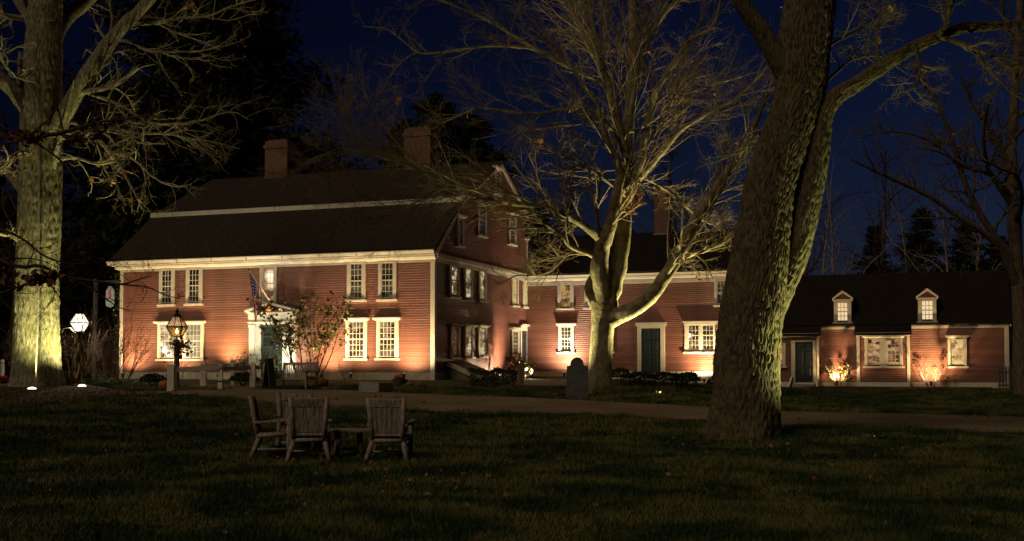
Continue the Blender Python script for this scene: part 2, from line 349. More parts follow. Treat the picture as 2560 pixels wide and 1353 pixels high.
def grass():
    n = 700000
    # more blades close by; area element ~ d, density ~ 1/d
    d = 10.2 + (52-10.2)*rng.random(n)**1.35; u = (rng.random(n)*2-1)*.52
    x = u*d + 0; y = d
    # thin tufts: snap some blades to clump centres
    z = ground(x, y)
    keep = np.ones(n, bool)
    # keep the drive, beds and tree foot clear
    def px(x,y,z): return 1280+F*x/y, 926-F*(z-EYE)/y
    PX, PY = px(x,y,z)
    fy = np.interp(PX, [p[0] for p in DRIVE_FAR], [p[1] for p in DRIVE_FAR]); ny = np.interp(PX, [p[0] for p in DRIVE_NEAR], [p[1] for p in DRIVE_NEAR])
    jit = 2.2*np.sin(x*2.3+y)+1.6*np.sin(x*5.1-y*2)+rng.normal(size=n)*.9
    keep &= ~((PX > 330) & (PY > fy-.5-jit*.35) & (PY < ny-1.2+jit))
    keep &= ~((PX < 350) & (PY < 1018-.09*PX) & ~((PX > 215) & (PY < np.interp(PX,[200,345],[959,982]))) )
    keep &= (PY > 968) | ((PX > 215) & (PX < 420) & (PY > 949))
    x,y,z,d = x[keep],y[keep],z[keep],d[keep]; n = len(x)
    patch = .5+.5*np.sin(x*1.3+.5*np.sin(y*1.7))*np.sin(y*.9+1.1*np.sin(x*.7))
    h = (.035+.065*rng.random(n))*(.45+.95*patch)*(1+.01*d); w = .0042+.00028*d
    a = rng.random(n)*6.283; lean = (.3+.9*rng.random(n))*h; la = rng.random(n)*6.283
    bx, by = np.cos(a)*w, np.sin(a)*w
    V = np.empty((n,3,3)); V[:,0] = np.stack([x-bx,y-by,z-.004],1); V[:,1] = np.stack([x+bx,y+by,z-.004],1)
    V[:,2] = np.stack([x+np.cos(la)*lean,y+np.sin(la)*lean,z+h],1)
    o = np_obj('grass', V.reshape(-1,3), np.arange(3*n).reshape(-1,3), GRASS)
    tag(o, 'short dark green grass covering the lawn', 'grass', kind='stuff')
    # fallen leaves, each a curled quad
    m = 520; d = 10.5+34*rng.random(m)**1.2; x = (rng.random(m)*2-1)*.46*d; y = d; z = ground(x,y)+.07
    for (cx, cy_, n_, sd_) in ((*gp(1862,1100)[:2], 170, 1.1), (*gp(860,1150)[:2], 60, 1.2), (*gp(1500,995)[:2], 110, 1.2), (*gp(1300,1200)[:2], 60, 1.6), (*gp(2300,1180)[:2], 60, 2.0), (*gp(60,996)[:2], 420, 2.2), (*gp(230,988)[:2], 260, 1.6)):
        x = np.concatenate([x, cx+rng.normal(size=n_)*sd_]); y = np.concatenate([y, cy_+rng.normal(size=n_)*sd_])
    z = ground(x,y)+.06
    P, Q = leaf_geo(np.stack([x,y,z],1), .055, 1.3, .6)
    o = np_obj('fallen_leaves', P, Q, FALLEN); tag(o, 'dry fallen leaves scattered over the lawn', 'leaves', kind='stuff')
grass()

# ------------------------------------------------------------------ building kit (local frame: x right along the front, y into the house, z up)
HX, HY = Vector((.941,-.338,0)).normalized(), Vector((.338,.941,0)).normalized()
HROT = math.atan2(HX.y, HX.x)
C0 = atd(1085, 950, 54.0); C0.z = 0
def to_local(org, px, py, off=0.0, side=False):
    """pixel -> (s, z) on the front wall plane (y=off) or the side plane (x=off)"""
    d = ray(px, py); n = HX if side else HY
    t = (org + n*off - ORG).dot(n)/d.dot(n); p = ORG + d*t - org
    return (p.dot(HY) if side else p.dot(HX)), p.z
def rect(org, x0, y0, x1, y1, off=0.0, side=False):
    xm, ym = (x0+x1)/2, (y0+y1)/2
    a = to_local(org, x0, ym, off, side)[0]; b = to_local(org, x1, ym, off, side)[0]
    return a, b, to_local(org, xm, y1, off, side)[1], to_local(org, xm, y0, off, side)[1]
CLEN = {}
def courses(parent, x0f, x1f, z0, z1, m, step=.115, rz=0, loc=(0,0,0)):
    """clapboards, one object each; x0f/x1f may be functions of z"""
    n = int(round((z1-z0)/step)); st = (z1-z0)/n
    for i in range(n):
        z = z0+i*st; xa = x0f(z+st/2) if callable(x0f) else x0f; xb = x1f(z+st/2) if callable(x1f) else x1f
        if xb-xa < .1: continue
        key = (round(xa,2), round(xb,2), round(st,4), m.name)
        if key not in CLEN:
            b = MB(); e = .006*random.random()
            ins = [(-.006,-.002),( -.034-e,0),(-.014,st+.004)]
            pr = [(0,0),(-.018,.0),(-.029,.010+e),(-.029,.018+e),(-.016,st),(0,st)]; k_ = len(pr)
            b.v = [(x_,y_,z_) for x_ in (xa,xb) for (y_,z_) in pr]
            b.f = [tuple(range(k_)), tuple(range(2*k_-1,k_-1,-1))]+[(i_,k_+i_,k_+i_+1,i_+1) for i_ in range(k_-1)]
            CLEN[key] = b.mesh('clapboard', m)
        o = link('clapboard', CLEN[key], parent, (loc[0],loc[1],loc[2]+z) if not rz else (loc[0],loc[1],loc[2]+z), rz)
PANE = {}
def window(parent, org, opening, outer, rows, cols, pm, cap=None, sill=None, off=0.0, side=False, split=None, panes=True, proud=.10, fm=None, capd=.2, bars=.022):
    """opening/outer/cap/sill are pixel rects on the wall plane"""
    fm = fm or WHITE
    oa, ob, oz0, oz1 = rect(org, *opening, off, side); xa, xb, za, zb = rect(org, *outer, off, side)
    cx = (oa+ob)/2; w = ob-oa; h = oz1-oz0
    wnd = empty('window', (off, cx, oz0) if side else (cx, off, oz0), R(90) if side else 0); wnd.parent = parent
    f = MB(); L, Rr, T = xa-cx, xb-cx, zb-oz0
    f.box(L, -w/2, -proud, 0, -.06, T); f.box(w/2, Rr, -proud, 0, -.06, T); f.box(-w/2, w/2, -proud+.004, 0, h, T-.002)
    f.build('frame', fm, wnd, bevel=.006)
    sx0, sx1 = (L-.07, Rr+.07)
    MB().box(sx0, sx1, -proud-.07, 0, -.16, -.06).build('sill', fm, wnd, bevel=.008)
    if cap:
        ca, cb, cz0, cz1 = rect(org, *cap, off, side); a, b_ = ca-cx, cb-cx; z0, z1 = cz0-oz0, cz1-oz0
        c = MB(); zm = z0+(z1-z0)*.45
        c.hexa([(L-.01,-proud-.02,z0),(Rr+.01,-proud-.02,z0),(Rr+.01,0,z0),(L-.01,0,z0),(a,-capd,zm),(b_,-capd,zm),(b_,0,zm),(a,0,zm)])
        c.box(a-.01, b_+.01, -capd-.015, 0, zm+.001, z1); c.build('cap', fm, wnd)
    s = MB(); e = .035; y0, y1 = -.062, -.030
    s.box(-w/2, -w/2+e, y0, y1, 0, h); s.box(w/2-e, w/2, y0, y1, 0, h); s.box(-w/2+e, w/2-e, y0, y1, 0, e); s.box(-w/2+e, w/2-e, y0, y1, h-e, h)
    pw, ph = (w-2*e)/cols, (h-2*e)/rows
    mid = split if split is not None else rows//2
    for i in range(1, rows):
        z = e+i*ph; t = .028 if i == mid else bars/2
        s.box(-w/2+e, w/2-e, y0-(.012 if i == mid else 0), y1, z-t, z+t)
    for j in range(1, cols):
        x = -w/2+e+j*pw; s.box(x-bars/2, x+bars/2, y0+.003, y1-.002, e, h-e)
    s.build('sash', fm, wnd)
    if panes:
        key = (round(pw,3), round(ph,3), pm.name)
        if key not in PANE:
            b = MB(); b.box(-pw/2, pw/2, -.003, .003, -ph/2, ph/2); PANE[key] = b.mesh('pane', pm)
        for i in range(rows):
            for j in range(cols):
                o = link('pane', PANE[key], wnd, (-w/2+e+(j+.5)*pw, -.042, e+(i+.5)*ph)); o.rotation_euler = (R(random.uniform(-1.2,1.2)), 0, R(random.uniform(-1.2,1.2)))
    else:
        MB().box(-w/2, w/2, -.046, -.040, 0, h).build('pane', pm, wnd)
    return wnd
def panel_door(parent, loc, w, h, m, rows, lights=None, lm=None, rz=0, cols=2):
    d = empty('door', loc, rz); d.parent = parent
    MB().box(-w/2, w/2, -.05, 0, 0, h).build('leaf', m, d)
    st = w*.13; z = .12; tot = sum(rows); avail = h-.12-.12-.1*(len(rows)-1)
    for i, r in enumerate(rows):
        ph = avail*r/tot; pw = (w-st*2-st*.8*(cols-1))/cols
        for j in range(cols):
            x0 = -w/2+st+j*(pw+st*.8)
            if lights and i in lights:
                MB().box(x0, x0+pw, -.058, -.048, z, z+ph).build('pane', lm, d)
            else:
                p = MB(); e = .035
                p.hexa([(x0,-.052,z),(x0+pw,-.052,z),(x0+pw,-.052,z+ph),(x0,-.052,z+ph),(x0+e,-.075,z+e),(x0+pw-e,-.075,z+e),(x0+pw-e,-.075,z+ph-e),(x0+e,-.075,z+ph-e)])
                p.build('panel', m, d)
        z += ph+.1
    b = MB(); b.lathe([(.0,-.03),(.028,-.02),(.034,0),(.026,.022),(0,.03)], 10, (w*.42, -.10, h*.46)); b.box(w*.415, w*.425, -.1, -.05, h*.455, h*.465); b.build('knob', IRON, d)
    for zz in (.18, .5, .82): MB().box(-w/2-.012, -w/2+.01, -.075, -.05, h*zz, h*zz+.12).build('hinge', IRON, d)
    return d
def slab(parent, name, x0, x1, p, q, th, m):
    """roof slope: p=(y,z) low edge, q=(y,z) high edge"""
    b = MB(); dy, dz = q[0]-p[0], q[1]-p[1]; L = math.hypot(dy,dz); ny, nz = -dz/L*th, dy/L*th
    if nz < 0: ny, nz = -ny, -nz
    b.hexa([(x0,p[0],p[1]),(x1,p[0],p[1]),(x1,q[0],q[1]),(x0,q[0],q[1]),(x0,p[0]+ny,p[1]+nz),(x1,p[0]+ny,p[1]+nz),(x1,q[0]+ny,q[1]+nz),(x0,q[0]+ny,q[1]+nz)])
    o = b.build(name, m, parent); me = o.data; uv = []
    for po in me.polygons:
        for li in po.loop_indices:
            v = me.vertices[me.loops[li].vertex_index].co; uv.append((v.x, math.hypot(v.y-p[0], v.z-p[1])))
    quad_uv(me, uv); return o
def chimney(parent, x0, x1, y0, y1, z0, z1, capm=BRICK):
    b = MB(); b.box(x0,x1,y0,y1,z0,z1); b.box(x0-.06,x1+.06,y0-.06,y1+.06,z1-.42,z1-.2)
    o = b.build('chimney', BRICK, parent); me = o.data; uv = []
    for po in me.polygons:
        for li in po.loop_indices:
            v = me.vertices[me.loops[li].vertex_index].co; uv.append((v.x if abs(po.normal.y) > .5 else v.y, v.z))
    quad_uv(me, uv)
    MB().box(x0-.05,x1+.05,y0-.05,y1+.05,z0+.0,z0+.35).build('flashing', GRANITE, o)
    MB().box(x0+.12,x1-.12,y0+.12,y1-.12,z1,z1+.1).build('chimney_cap', SLATE, o)
    return o

# ------------------------------------------------------------------ main house
house = empty('main_house', C0, HROT, 'large red gambrel roofed inn with white trim and pedimented front door', 'house')
XL = to_local(C0, 300, 900)[0]           # left corner
DEPTH = 17.0; YB = 3.1; ZE, ZB, ZR = 5.75, 8.66, 11.4
print('house left', XL, 'eave', to_local(C0,1080,624,-.4), 'frieze', to_local(C0,1078,652))
core = MB(); core.prism([(.02,-.3),(DEPTH-.02,-.3),(DEPTH-.02,ZE-.05),(DEPTH-YB,ZB-.12),(DEPTH/2,ZR-.15),(YB,ZB-.12),(.02,ZE-.05)], 'x', XL+.02, -.02)
core.build('wall', SHEATH, house)
ZS, ZF = .34, 5.44
courses(house, XL+.17, -.17, ZS, ZF, CLAP)
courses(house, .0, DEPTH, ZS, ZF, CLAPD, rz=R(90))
def gf(z):
    return (z-ZE)/(ZB-ZE)*YB if z < ZB else YB+(z-ZB)/(ZR-ZB)*(DEPTH/2-YB)
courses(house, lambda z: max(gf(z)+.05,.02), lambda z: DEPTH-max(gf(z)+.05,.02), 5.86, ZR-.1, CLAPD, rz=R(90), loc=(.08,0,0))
gb = MB(); gb.prism([(.02,5.7),(DEPTH-.02,5.7),(DEPTH-YB,ZB-.05),(DEPTH/2,ZR-.06),(YB,ZB-.05)], 'x', -.05, .079); gb.build('gable_wall', SHEATH, house)
MB().box(XL-.02, XL+.17, -.05, .12, -.25, ZF).build('corner_board', WHITE, house, bevel=.005)
MB().box(-.17, .05, -.05, -.0, -.25, ZF).build('corner_board', WHITE, house, bevel=.005)
MB().box(.0, .052, .002, .17, -.25, ZF).build('corner_board', WHITE, house, bevel=.005)
MB().box(XL+.17, -.17, -.045, 0, -.25, ZS).build('skirt_board', OFFW, house, bevel=.005)
MB().box(0, .045, .17, 12.9, -.25, ZS).build('skirt_board', OFFW, house, bevel=.005)
fr = MB().box(XL-.03, .055, -.055, 0, ZF, 5.62).build('frieze_board', WHITE, house, bevel=.004)
bm_ = MB().prism([(-.055,5.55),(-.17,5.60),(-.22,5.68),(-.22,5.74),(0,5.74),(0,5.55)], 'x', XL-.25, .12).build('bed_moulding', WHITE, house)
cr = MB().prism([(-.40,5.745),(-.40,5.80),(-.47,5.93),(-.47,5.97),(-.36,5.97),(0,5.90),(0,5.745)], 'x', XL-.55, .16).build('crown_moulding', WHITE, house)
for i in range(9):
    x = XL-.3+i*(17.6/8.5)*.96
    MB().box(x, x+.03, -.476, -.395, 5.79, 5.972).build('gutter_bracket', OFFW, house)
MB().prism([(-.30,5.975),(-.30,6.0),(.2,6.06),(.2,5.9)], 'x', XL-.5, .13).build('eave_flashing', ROOF, house)
# side frieze, jetty
MB().box(.0, .10, .0, DEPTH, 5.44, 5.66).build('side_frieze', WHITE, house, bevel=.004)
MB().box(.0, .20, -.02, DEPTH, 5.66, 5.84).build('side_cornice', OFFW, house, bevel=.01)
OV = .35
slab(house, 'roof_slope', XL-OV, .22, (-.38,5.96), (YB,ZB), .12, ROOF)
slab(house, 'roof_slope', XL-OV, .22, (YB-.06,ZB+.02), (DEPTH/2,ZR), .12, ROOF)
slab(house, 'roof_slope', XL-OV, .22, (DEPTH+.3,5.9), (DEPTH-YB,ZB), .12, ROOF)
slab(house, 'roof_slope', XL-OV, .22, (DEPTH-YB+.06,ZB+.02), (DEPTH/2,ZR), .12, ROOF)
bt = MB(); bt.prism([(YB-.28,ZB-.06),(YB-.28,ZB+.16),(YB-.02,ZB+.22),(YB+.1,ZB+.1)], 'x', XL-OV-.02, .235); bt.build('roof_break_trim', WHITE, house)
for (p, q) in (((-.15,5.88),(YB,ZB+.02)), ((YB,ZB+.02),(DEPTH/2,ZR+.02)), ((DEPTH+.15,5.88),(DEPTH-YB,ZB+.02)), ((DEPTH-YB,ZB+.02),(DEPTH/2,ZR+.02))):
    MB().bar((.15,p[0],p[1]-.06), (.15,q[0],q[1]-.06), .09, .26, up=(0,-(q[1]-p[1]),(q[0]-p[0]))).build('rake_board', OFFW, house)
for (a, b, top) in ((662,718,352), (1010,1075,321)):
    xa = to_local(C0, a, 400, 8.0)[0]; xb = to_local(C0, b, 400, 8.0)[0]; zt = to_local(C0, (a+b)/2, top, 8.0)[1]
    chimney(house, xa, xb, 8.0, 8.9, 10.6, zt)

# window looks
DARKW = winmat('dim_upstairs_glass', [(.010,.008,.005),(.05,.036,.018),(.12,.09,.05)], .8, 2.4, 1, .50)
DARKG = winmat('faint_glow_gable_glass', [(.004,.004,.006),(.008,.008,.010),(.03,.025,.016)], .8, 2.0, 2, .58)  # dark gable panes with a faint glow put into their emission
WARM = winmat('lamplit_room_glass', [(.03,.018,.008),(.16,.10,.045),(.62,.44,.24)], .75, 3.0, 3, .50, contrast=.17)
def wp(px, py, Y=60): return tuple(atd(px, py, Y))
pA = C0 + HX*to_local(C0,412,875)[0] + Vector((0,0,to_local(C0,412,875)[1])); pB = C0 + HX*to_local(C0,424,884)[0] + Vector((0,0,to_local(C0,424,884)[1])); pC = C0 + HX*to_local(C0,405,862)[0]+Vector((0,0,to_local(C0,405,862)[1]))
TREEW = winmat('festive_room_glass', [(.06,.04,.015),(.36,.27,.13),(.75,.62,.38)], .85, 3.0, 4, .42, glow_spots=[(pA,.22,(1,.95,.85),2.5), (pB,.30,(1,.9,.75),2.5), (pC,.14,(1,.95,.85),2)])
SHADEW = winmat('lit_linen_blind', [(.40,.33,.18),(.50,.42,.24),(.62,.53,.32)], .75, 1.2, 5, .4)
HALLW = winmat('lit_stair_hall', [(.10,.04,.015),(.30,.13,.05),(.4,.2,.09)], .9, 2.4, 6, .45, glow_spots=[(C0+HX*to_local(C0,676,690)[0]+Vector((0,0,to_local(C0,676,690)[1])),.40,(1,.82,.6),1.5), (C0+HX*to_local(C0,680,712)[0]+Vector((0,0,to_local(C0,680,712)[1])),.38,(1,.8,.55),.9)])
YELW = winmat('yellow_curtain_glow', [(.50,.33,.08),(.72,.50,.14),(.86,.64,.24)], .9, 2.0, 7, .45)
SIDEW = winmat('half_lit_side_room', [(.04,.028,.012),(.30,.21,.11),(.80,.64,.40)], .9, 3.4, 8, .46)
SIDED = winmat('dark_red_side_room', [(.02,.008,.004),(.08,.03,.012),(.35,.16,.05)], .8, 4, 9, .62)

# front, upper row
window(house, C0, (406,675,430.5,758), (400,670,438,758), 6, 3, DARKW)
window(house, C0, (473.8,673,499.7,756), (467,667,507,756), 6, 3, DARKW)
window(house, C0, (659.3,667,686.6,751), (651.3,661,693.2,751), 6, 3, HALLW)
window(house, C0, (877,659,906.5,746.4), (869,653,915,746.4), 6, 3, DARKW)
window(house, C0, (954.7,657,984.3,745), (947.3,651,992.3,745), 6, 3, DARKW)
# front, lower row
window(house, C0, (402,811,446,894.7), (396,806,452,894.7), 6, 4, TREEW, cap=(389,804,456,810.5))
window(house, C0, (466,811,504,894.5), (459,806,511,894.5), 6, 4, SHADEW, cap=(456.8,803,516,809.5))
window(house, C0, (873.4,804,911,893), (866,801,919,893), 6, 4, WARM, cap=(859,795,924.3,802.5))
window(house, C0, (949.7,803.5,988.7,892.5), (943,800,997.6,892.5), 6, 4, WARM, cap=(935.5,794,1003.5,801.7))
# gable side
for (x0,x1,y0,y1,cols,rows,m,cap,pn) in (
    (1127,1141.5,820,890,3,6,SIDED,1,1),(1161,1175.5,822,889,3,6,SIDEW,1,1),(1195.5,1209,822,887.5,3,6,SIDEW,1,1),(1279,1290.5,829,891,3,6,WARM,1,1),
    (1124.5,1140,664,738,3,6,SIDEW,0,1),(1160.5,1174,672,745,3,6,SIDEW,0,1),(1196,1208.5,679,748.5,3,6,SIDEW,0,1),
    (1279,1289,700,761,3,6,YELW,0,0),(1305,1314,701,764,3,6,YELW,0,0),
    (1142.5,1152,548,611,2,6,DARKG,2,0),(1194.5,1208,514,586,3,6,DARKG,2,0),(1271.5,1283,543,607,3,6,DARKG,2,0),(1315,1322.5,606,658,3,6,DARKG,2,0),(1236,1245,428,481,2,6,DARKG,2,0)):
    d = (x1-x0)*.30; gab = cap == 2; off = .08 if gab else 0
    window(house, C0, (x0,y0,x1,y1), (x0-d,y0-4,x1+d,y1), rows, cols, m, cap=((x0-d*1.9,y0-10,x1+d*1.9,y0-3) if cap else None), off=off, side=True, panes=bool(pn), proud=.12, capd=.24)
# side door in the corner
a, b, z0, z1 = rect(C0, 1301, 828, 1314, 934, 0, True)
dw = b-a; s = MB(); s.box(a-.22,a,-.10,0,-.1,z1+.02); s.box(b,b+.2,-.10,0,-.1,z1+.02); s.box(a-.22,b+.2,-.11,0,z1+.02,z1+.28)
s.box(a-.32,b+.3,-.24,0,z1+.28,z1+.38)
o = s.build('door_surround', WHITE, house); o.rotation_euler = (0,0,R(90))
sdoor = panel_door(house, (0,(a+b)/2,z0), dw, z1-z0, BLACKD, (2,2,1), rz=R(90))
# front entrance
def entrance():
    ent = empty('entrance', (0,0,0)); ent.parent = house
    dl, dr, dz0, dz1 = rect(C0, 653.6, 812.7, 706.8, 938, -.05); dc = (dl+dr)/2; dz0 = .12
    pl = rect(C0, 622.6, 820, 653.6, 900, -.2)[0]; pr = rect(C0, 706.8, 820, 736, 900, -.2)[1]
    top = dz1
    for (a, b) in ((pl, dl), (dr, pr)):
        s = 1 if a == pl else -1; wide = b-a
        p = MB(); o0, o1 = (a, a+wide*.52) if s > 0 else (b-wide*.52, b)
        p.box(o0, o1, -.22, 0, .3, top+.02); p.box(o0-.03, o1+.03, -.25, 0, -.1, .30); p.box(o0-.03, o1+.03, -.25, 0, top-.10, top+.021)
        for k, fr_ in enumerate((.52,.68,.84)):
            q0, q1 = (a+wide*fr_, a+wide*(fr_+.16)) if s > 0 else (b-wide*(fr_+.16), b-wide*fr_)
            p.box(q0, q1, -.18+.04*k, 0, -.1, top+.0)
        p.build('pilaster', WHITE, ent, bevel=.006)
    e = MB(); zt = to_local(C0, 669, 784, -.35)[1]; zf = to_local(C0, 669, 798, -.3)[1]
    e.box(pl-.02, pr+.02, -.20, 0, top+.021, zf); e.box(pl-.06, pr+.06, -.26, 0, top+.08, top+.16); e.box(pl+.35, pr-.35, -.205, 0, zf, zt)
    for a, b in ((pl-.03, pl+.40), (pr-.40, pr+.03)): e.box(a, b, -.27, 0, zf+.001, zt)
    e.build('entablature', WHITE, ent, bevel=.005)
    cl = to_local(C0, 611, 786, -.42)[0]; cr_ = to_local(C0, 738.7, 786, -.42)[0]; ap = to_local(C0, 669.5, 756, -.42)[1]; cm = (cl+cr_)/2
    p = MB(); p.box(cl+.1, cr_-.1, -.38, 0, zt+.001, zt+.075); p.build('pediment_cornice', WHITE, ent, bevel=.006)
    for (x, sg) in ((cl, 1), (cr_, -1)):
        r = MB(); z0 = zt+.08; r.prism([(x, z0), (x, z0+.09), (cm, ap), (cm, ap-.13)], 'y', -.44, -.0); r.build('raking_cornice', WHITE, ent)
        r = MB(); r.prism([(x-.02*sg, z0+.092), (x-.02*sg, z0+.12), (cm, ap+.03), (cm, ap+.002)], 'y', -.46, 0); r.build('pediment_roof', SLATE, ent)
    t = MB(); t.prism([(cl+.3, zt+.11), (cr_-.3, zt+.11), (cm, ap-.16)], 'y', -.10, -.06); t.build('tympanum', GREEND, ent)
    MB().box(pl-.1, pr+.1, -.75, 0, -.15, .11).build('granite_step', GRANITE, ent, bevel=.02)
    glass = winmat('green_door_glass', [(.004,.005,.004),(.012,.016,.012),(.05,.06,.045)], .7, 5, 12, .55)
    panel_door(house, (dc, -.04, dz0), dr-dl, dz1-dz0, GREEND, (1.5,1.5,1,1), lights=(2,3), lm=glass)
    # house number
    cu = bpy.data.curves.new('number', 'FONT'); cu.body = '72'; cu.size = .22; cu.extrude = .006; cu.align_x = 'CENTER'
    to = bpy.data.objects.new('number_tmp', cu); COL.objects.link(to); dg = bpy.context.evaluated_depsgraph_get()
    me = bpy.data.meshes.new_from_object(to.evaluated_get(dg)); bpy.data.objects.remove(to); me.materials.clear(); me.materials.append(IRON)
    nx, nz = to_local(C0, 674, 796, -.21)
    no = bpy.data.objects.new('house_number', me); COL.objects.link(no); no.parent = ent; no.location = (nx, -.215, nz); no.rotation_euler = (R(90),0,0)
    # festive fruit and greens in the pediment: a thing of its own
    gl = empty('pediment_garland', C0 + HX*cm + Vector((0,0,zt+.085)) - HY*.36, HROT, 'fruit and evergreen garland filling the pediment over the front door', 'garland')
    hw = (cr_-cl)/2-.45; pts = []
    for _ in range(520):
        x = random.uniform(-hw, hw); zmax = (ap-zt-.27)*(1-abs(x)/hw)+.04; pts.append((x, random.uniform(-.07,.03), random.uniform(0, max(zmax,.05))))
    P, Q = leaf_geo(pts, .07, 1.8); np_obj('evergreen_leaves', P, Q, mat('garland_green', (.03,.14,.05), .5, .3, 9), gl)
    red = mat('garland_red', (.45,.02,.02), .4); yel = mat('garland_yellow', (.75,.42,.03), .4); crm = mat('garland_cream', (.75,.62,.35), .5)
    def ball(x, z, r, m): MB().lathe([(0,-r),(r*.7,-r*.7),(r,0),(r*.7,r*.7),(0,r)], 10, (x,-.12,z)).build('fruit', m, gl, smooth=True)
    for k in range(9): a = k*.7; ball(.17*math.cos(a), .17+.14*math.sin(a), .055, red)
    for (x,z) in ((0,.17),(-.06,.1),(.06,.1),(0,.08),(.04,.23)): ball(x, z, .075, yel)
    for x in (-.62,-.56,-.68,.56,.62,.68,-.6,.64): ball(x, random.uniform(.03,.16), .05, crm)
    for x in (-.85,-.4,.4,.9): ball(x, random.uniform(.03,.08), .045, red)
entrance()

# ------------------------------------------------------------------ middle wing
C1 = C0 + HY*12.9
wing = empty('middle_wing', C1, HROT, 'two storey red clapboard wing with black six panel door behind the grey barked tree', 'house')
WL = 13.2; WE = 5.55
b = MB(); b.prism([(.02,-.3),(7,-.3),(7,WE),(3.5,8.2),(.02,WE)], 'x', .02, WL-.02); b.build('wall', SHEATH, wing)
courses(wing, .0, WL-.15, .38, WE-.38, CLAP)
MB().box(WL-.15, WL+.03, -.05, .1, -.2, WE-.38).build('corner_board', WHITE, wing)
MB().box(0.05, WL-.15, -.05, 0, -.25, .38).build('skirt_board', WHITE, wing, bevel=.006)
MB().box(.02, WL+.05, -.05, 0, WE-.38, WE-.14).build('frieze_board', WHITE, wing, bevel=.004)
MB().prism([(-.05,WE-.14),(-.16,WE-.10),(-.20,WE-.02),(0,WE-.02),(0,WE-.14)], 'x', .02, WL+.12).build('bed_moulding', WHITE, wing)
MB().prism([(-.30,WE-.018),(-.30,WE+.04),(-.36,WE+.15),(-.30,WE+.17),(0,WE+.12),(0,WE-.018)], 'x', .02, WL+.2).build('crown_moulding', WHITE, wing)
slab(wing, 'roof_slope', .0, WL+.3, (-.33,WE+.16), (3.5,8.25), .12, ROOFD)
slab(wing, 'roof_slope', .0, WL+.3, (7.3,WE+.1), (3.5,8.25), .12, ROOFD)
xa = to_local(C1,1635,520,3.2)[0]; xb = to_local(C1,1672,520,3.2)[0]; chimney(wing, xa, xb, 3.2, 4.0, 7.9, to_local(C1,1655,470,3.2)[1])
def glow_at(px, py): s, z = to_local(C1, px, py); return C1 + HX*s + Vector((0,0,z))
CHAND = winmat('chandelier_room_glass', [(.03,.022,.012),(.13,.10,.055),(.40,.30,.16)], .8, 4, 21, .48, glow_spots=[(glow_at(1427,848),.16,(1,.8,.5),5),(glow_at(1418,848),.1,(1,.8,.5),3),(glow_at(1724,839),.16,(1,.82,.5),5),(glow_at(1733,839),.09,(1,.8,.5),3)])
CURT = winmat('curtained_room_glass', [(.05,.04,.02),(.25,.13,.04),(.7,.38,.1)], .8, 2.6, 24, .52)
window(wing, C1, (1401.7,707,1427,768), (1395,701,1435.4,768), 5, 3, CURT)
window(wing, C1, (1468,704,1493,766), (1462,699,1500,766), 5, 3, SHADEW)
window(wing, C1, (1793,694,1820,760), (1786.5,689,1827,760), 5, 3, DARKW)
window(wing, C1, (1403,817.5,1429,877.4), (1397,814,1436,877.4), 6, 3, CHAND, cap=(1392.7,808.5,1441.6,815.6))
window(wing, C1, (1501,817,1527,877), (1495,813,1534,877), 6, 3, DARKW, cap=(1490,808,1539,815))
window(wing, C1, (1721,812.8,1748.6,877), (1712,810,1752.5,877), 5, 3, CHAND, split=3)
window(wing, C1, (1756.5,812.8,1785,877), (1752.6,810,1789,877), 5, 3, CHAND, split=3)
ca, cb, cz0, cz1 = rect(C1, 1708, 803, 1796, 808.5)
cpo = MB(); cpo.box(ca, cb, -.22, 0, cz0+.03, cz1); cpo.box(ca+.06, cb-.06, -.15, 0, cz0-.08, cz0+.029); cpo.build('window_cap', WHITE, wing, bevel=.008)
a, b_, z0, z1 = rect(C1, 1604, 822.6, 1652, 931); xa, xb, _, zt = rect(C1, 1594, 816, 1663, 931); z0 = .28
s = MB(); s.box(xa, a, -.10, 0, -.1, z1+.04); s.box(b_, xb, -.10, 0, -.1, z1+.04); s.box(xa, xb, -.105, 0, z1+.04, zt+.02); s.box(xa-.08, xb+.08, -.20, 0, zt+.021, zt+.2); s.box(a, b_, -.09, 0, -.1, z0-.01)
s.build('door_surround', WHITE, wing, bevel=.006)
panel_door(wing, ((a+b_)/2, -.02, z0), b_-a, z1-z0, BLACKD, (3.2,3.6,1.6))
x = .25
for k in range(4):
    wdt = random.uniform(.75,1.05); MB().box(x, x+wdt, -.38, -.06, -.2, .10+.01*k).build('granite_block', GRANITE, wing, bevel=.015); x += wdt+.012

# ------------------------------------------------------------------ low wing on the right
_s = Vector((23.57,55.8,-.37)); C2 = _s
low = empty('low_wing', C2, HROT, 'long low red clapboard building with two lit gabled dormers', 'house')
LL = -11.7; LE = to_local(C2, 2400, 813)[1]; PJ = -.40
xT0 = to_local(C2, 2053, 900)[0]; xB0, xB1 = to_local(C2, 2142.6, 900, PJ)[0], to_local(C2, 2275, 900, PJ)[0]; xD1 = to_local(C2, 2047, 900, PJ)[0]
LRH = to_local(C2, 2300, 685, 2.9)[1]; sl = (LRH-LE)/2.9
print('low: eave', LE, 'ridge', LRH, 'door sec', xD1, 'bay', xB0, xB1)
b = MB(); b.prism([(.02,-.3),(5.8,-.3),(5.8,LE),(2.9,LRH-.1),(.02,LE)], 'x', LL, -.02); b.build('wall', SHEATH, low)
pjz = LE+sl*PJ
for (a, b_) in ((LL, xD1), (xB0, xB1)):
    q = MB(); q.prism([(PJ+.02,-.3),(.02,-.3),(.02,LE-.02),(PJ+.02,pjz-.02)], 'x', a+.02, b_-.02); q.build('projecting_wall', SHEATH, low)
ZLS = .25
courses(low, xT0-.3, xB0+.05, ZLS, LE-.14, CLAP); courses(low, xB1-.05, -.17, ZLS, LE-.14, CLAP)
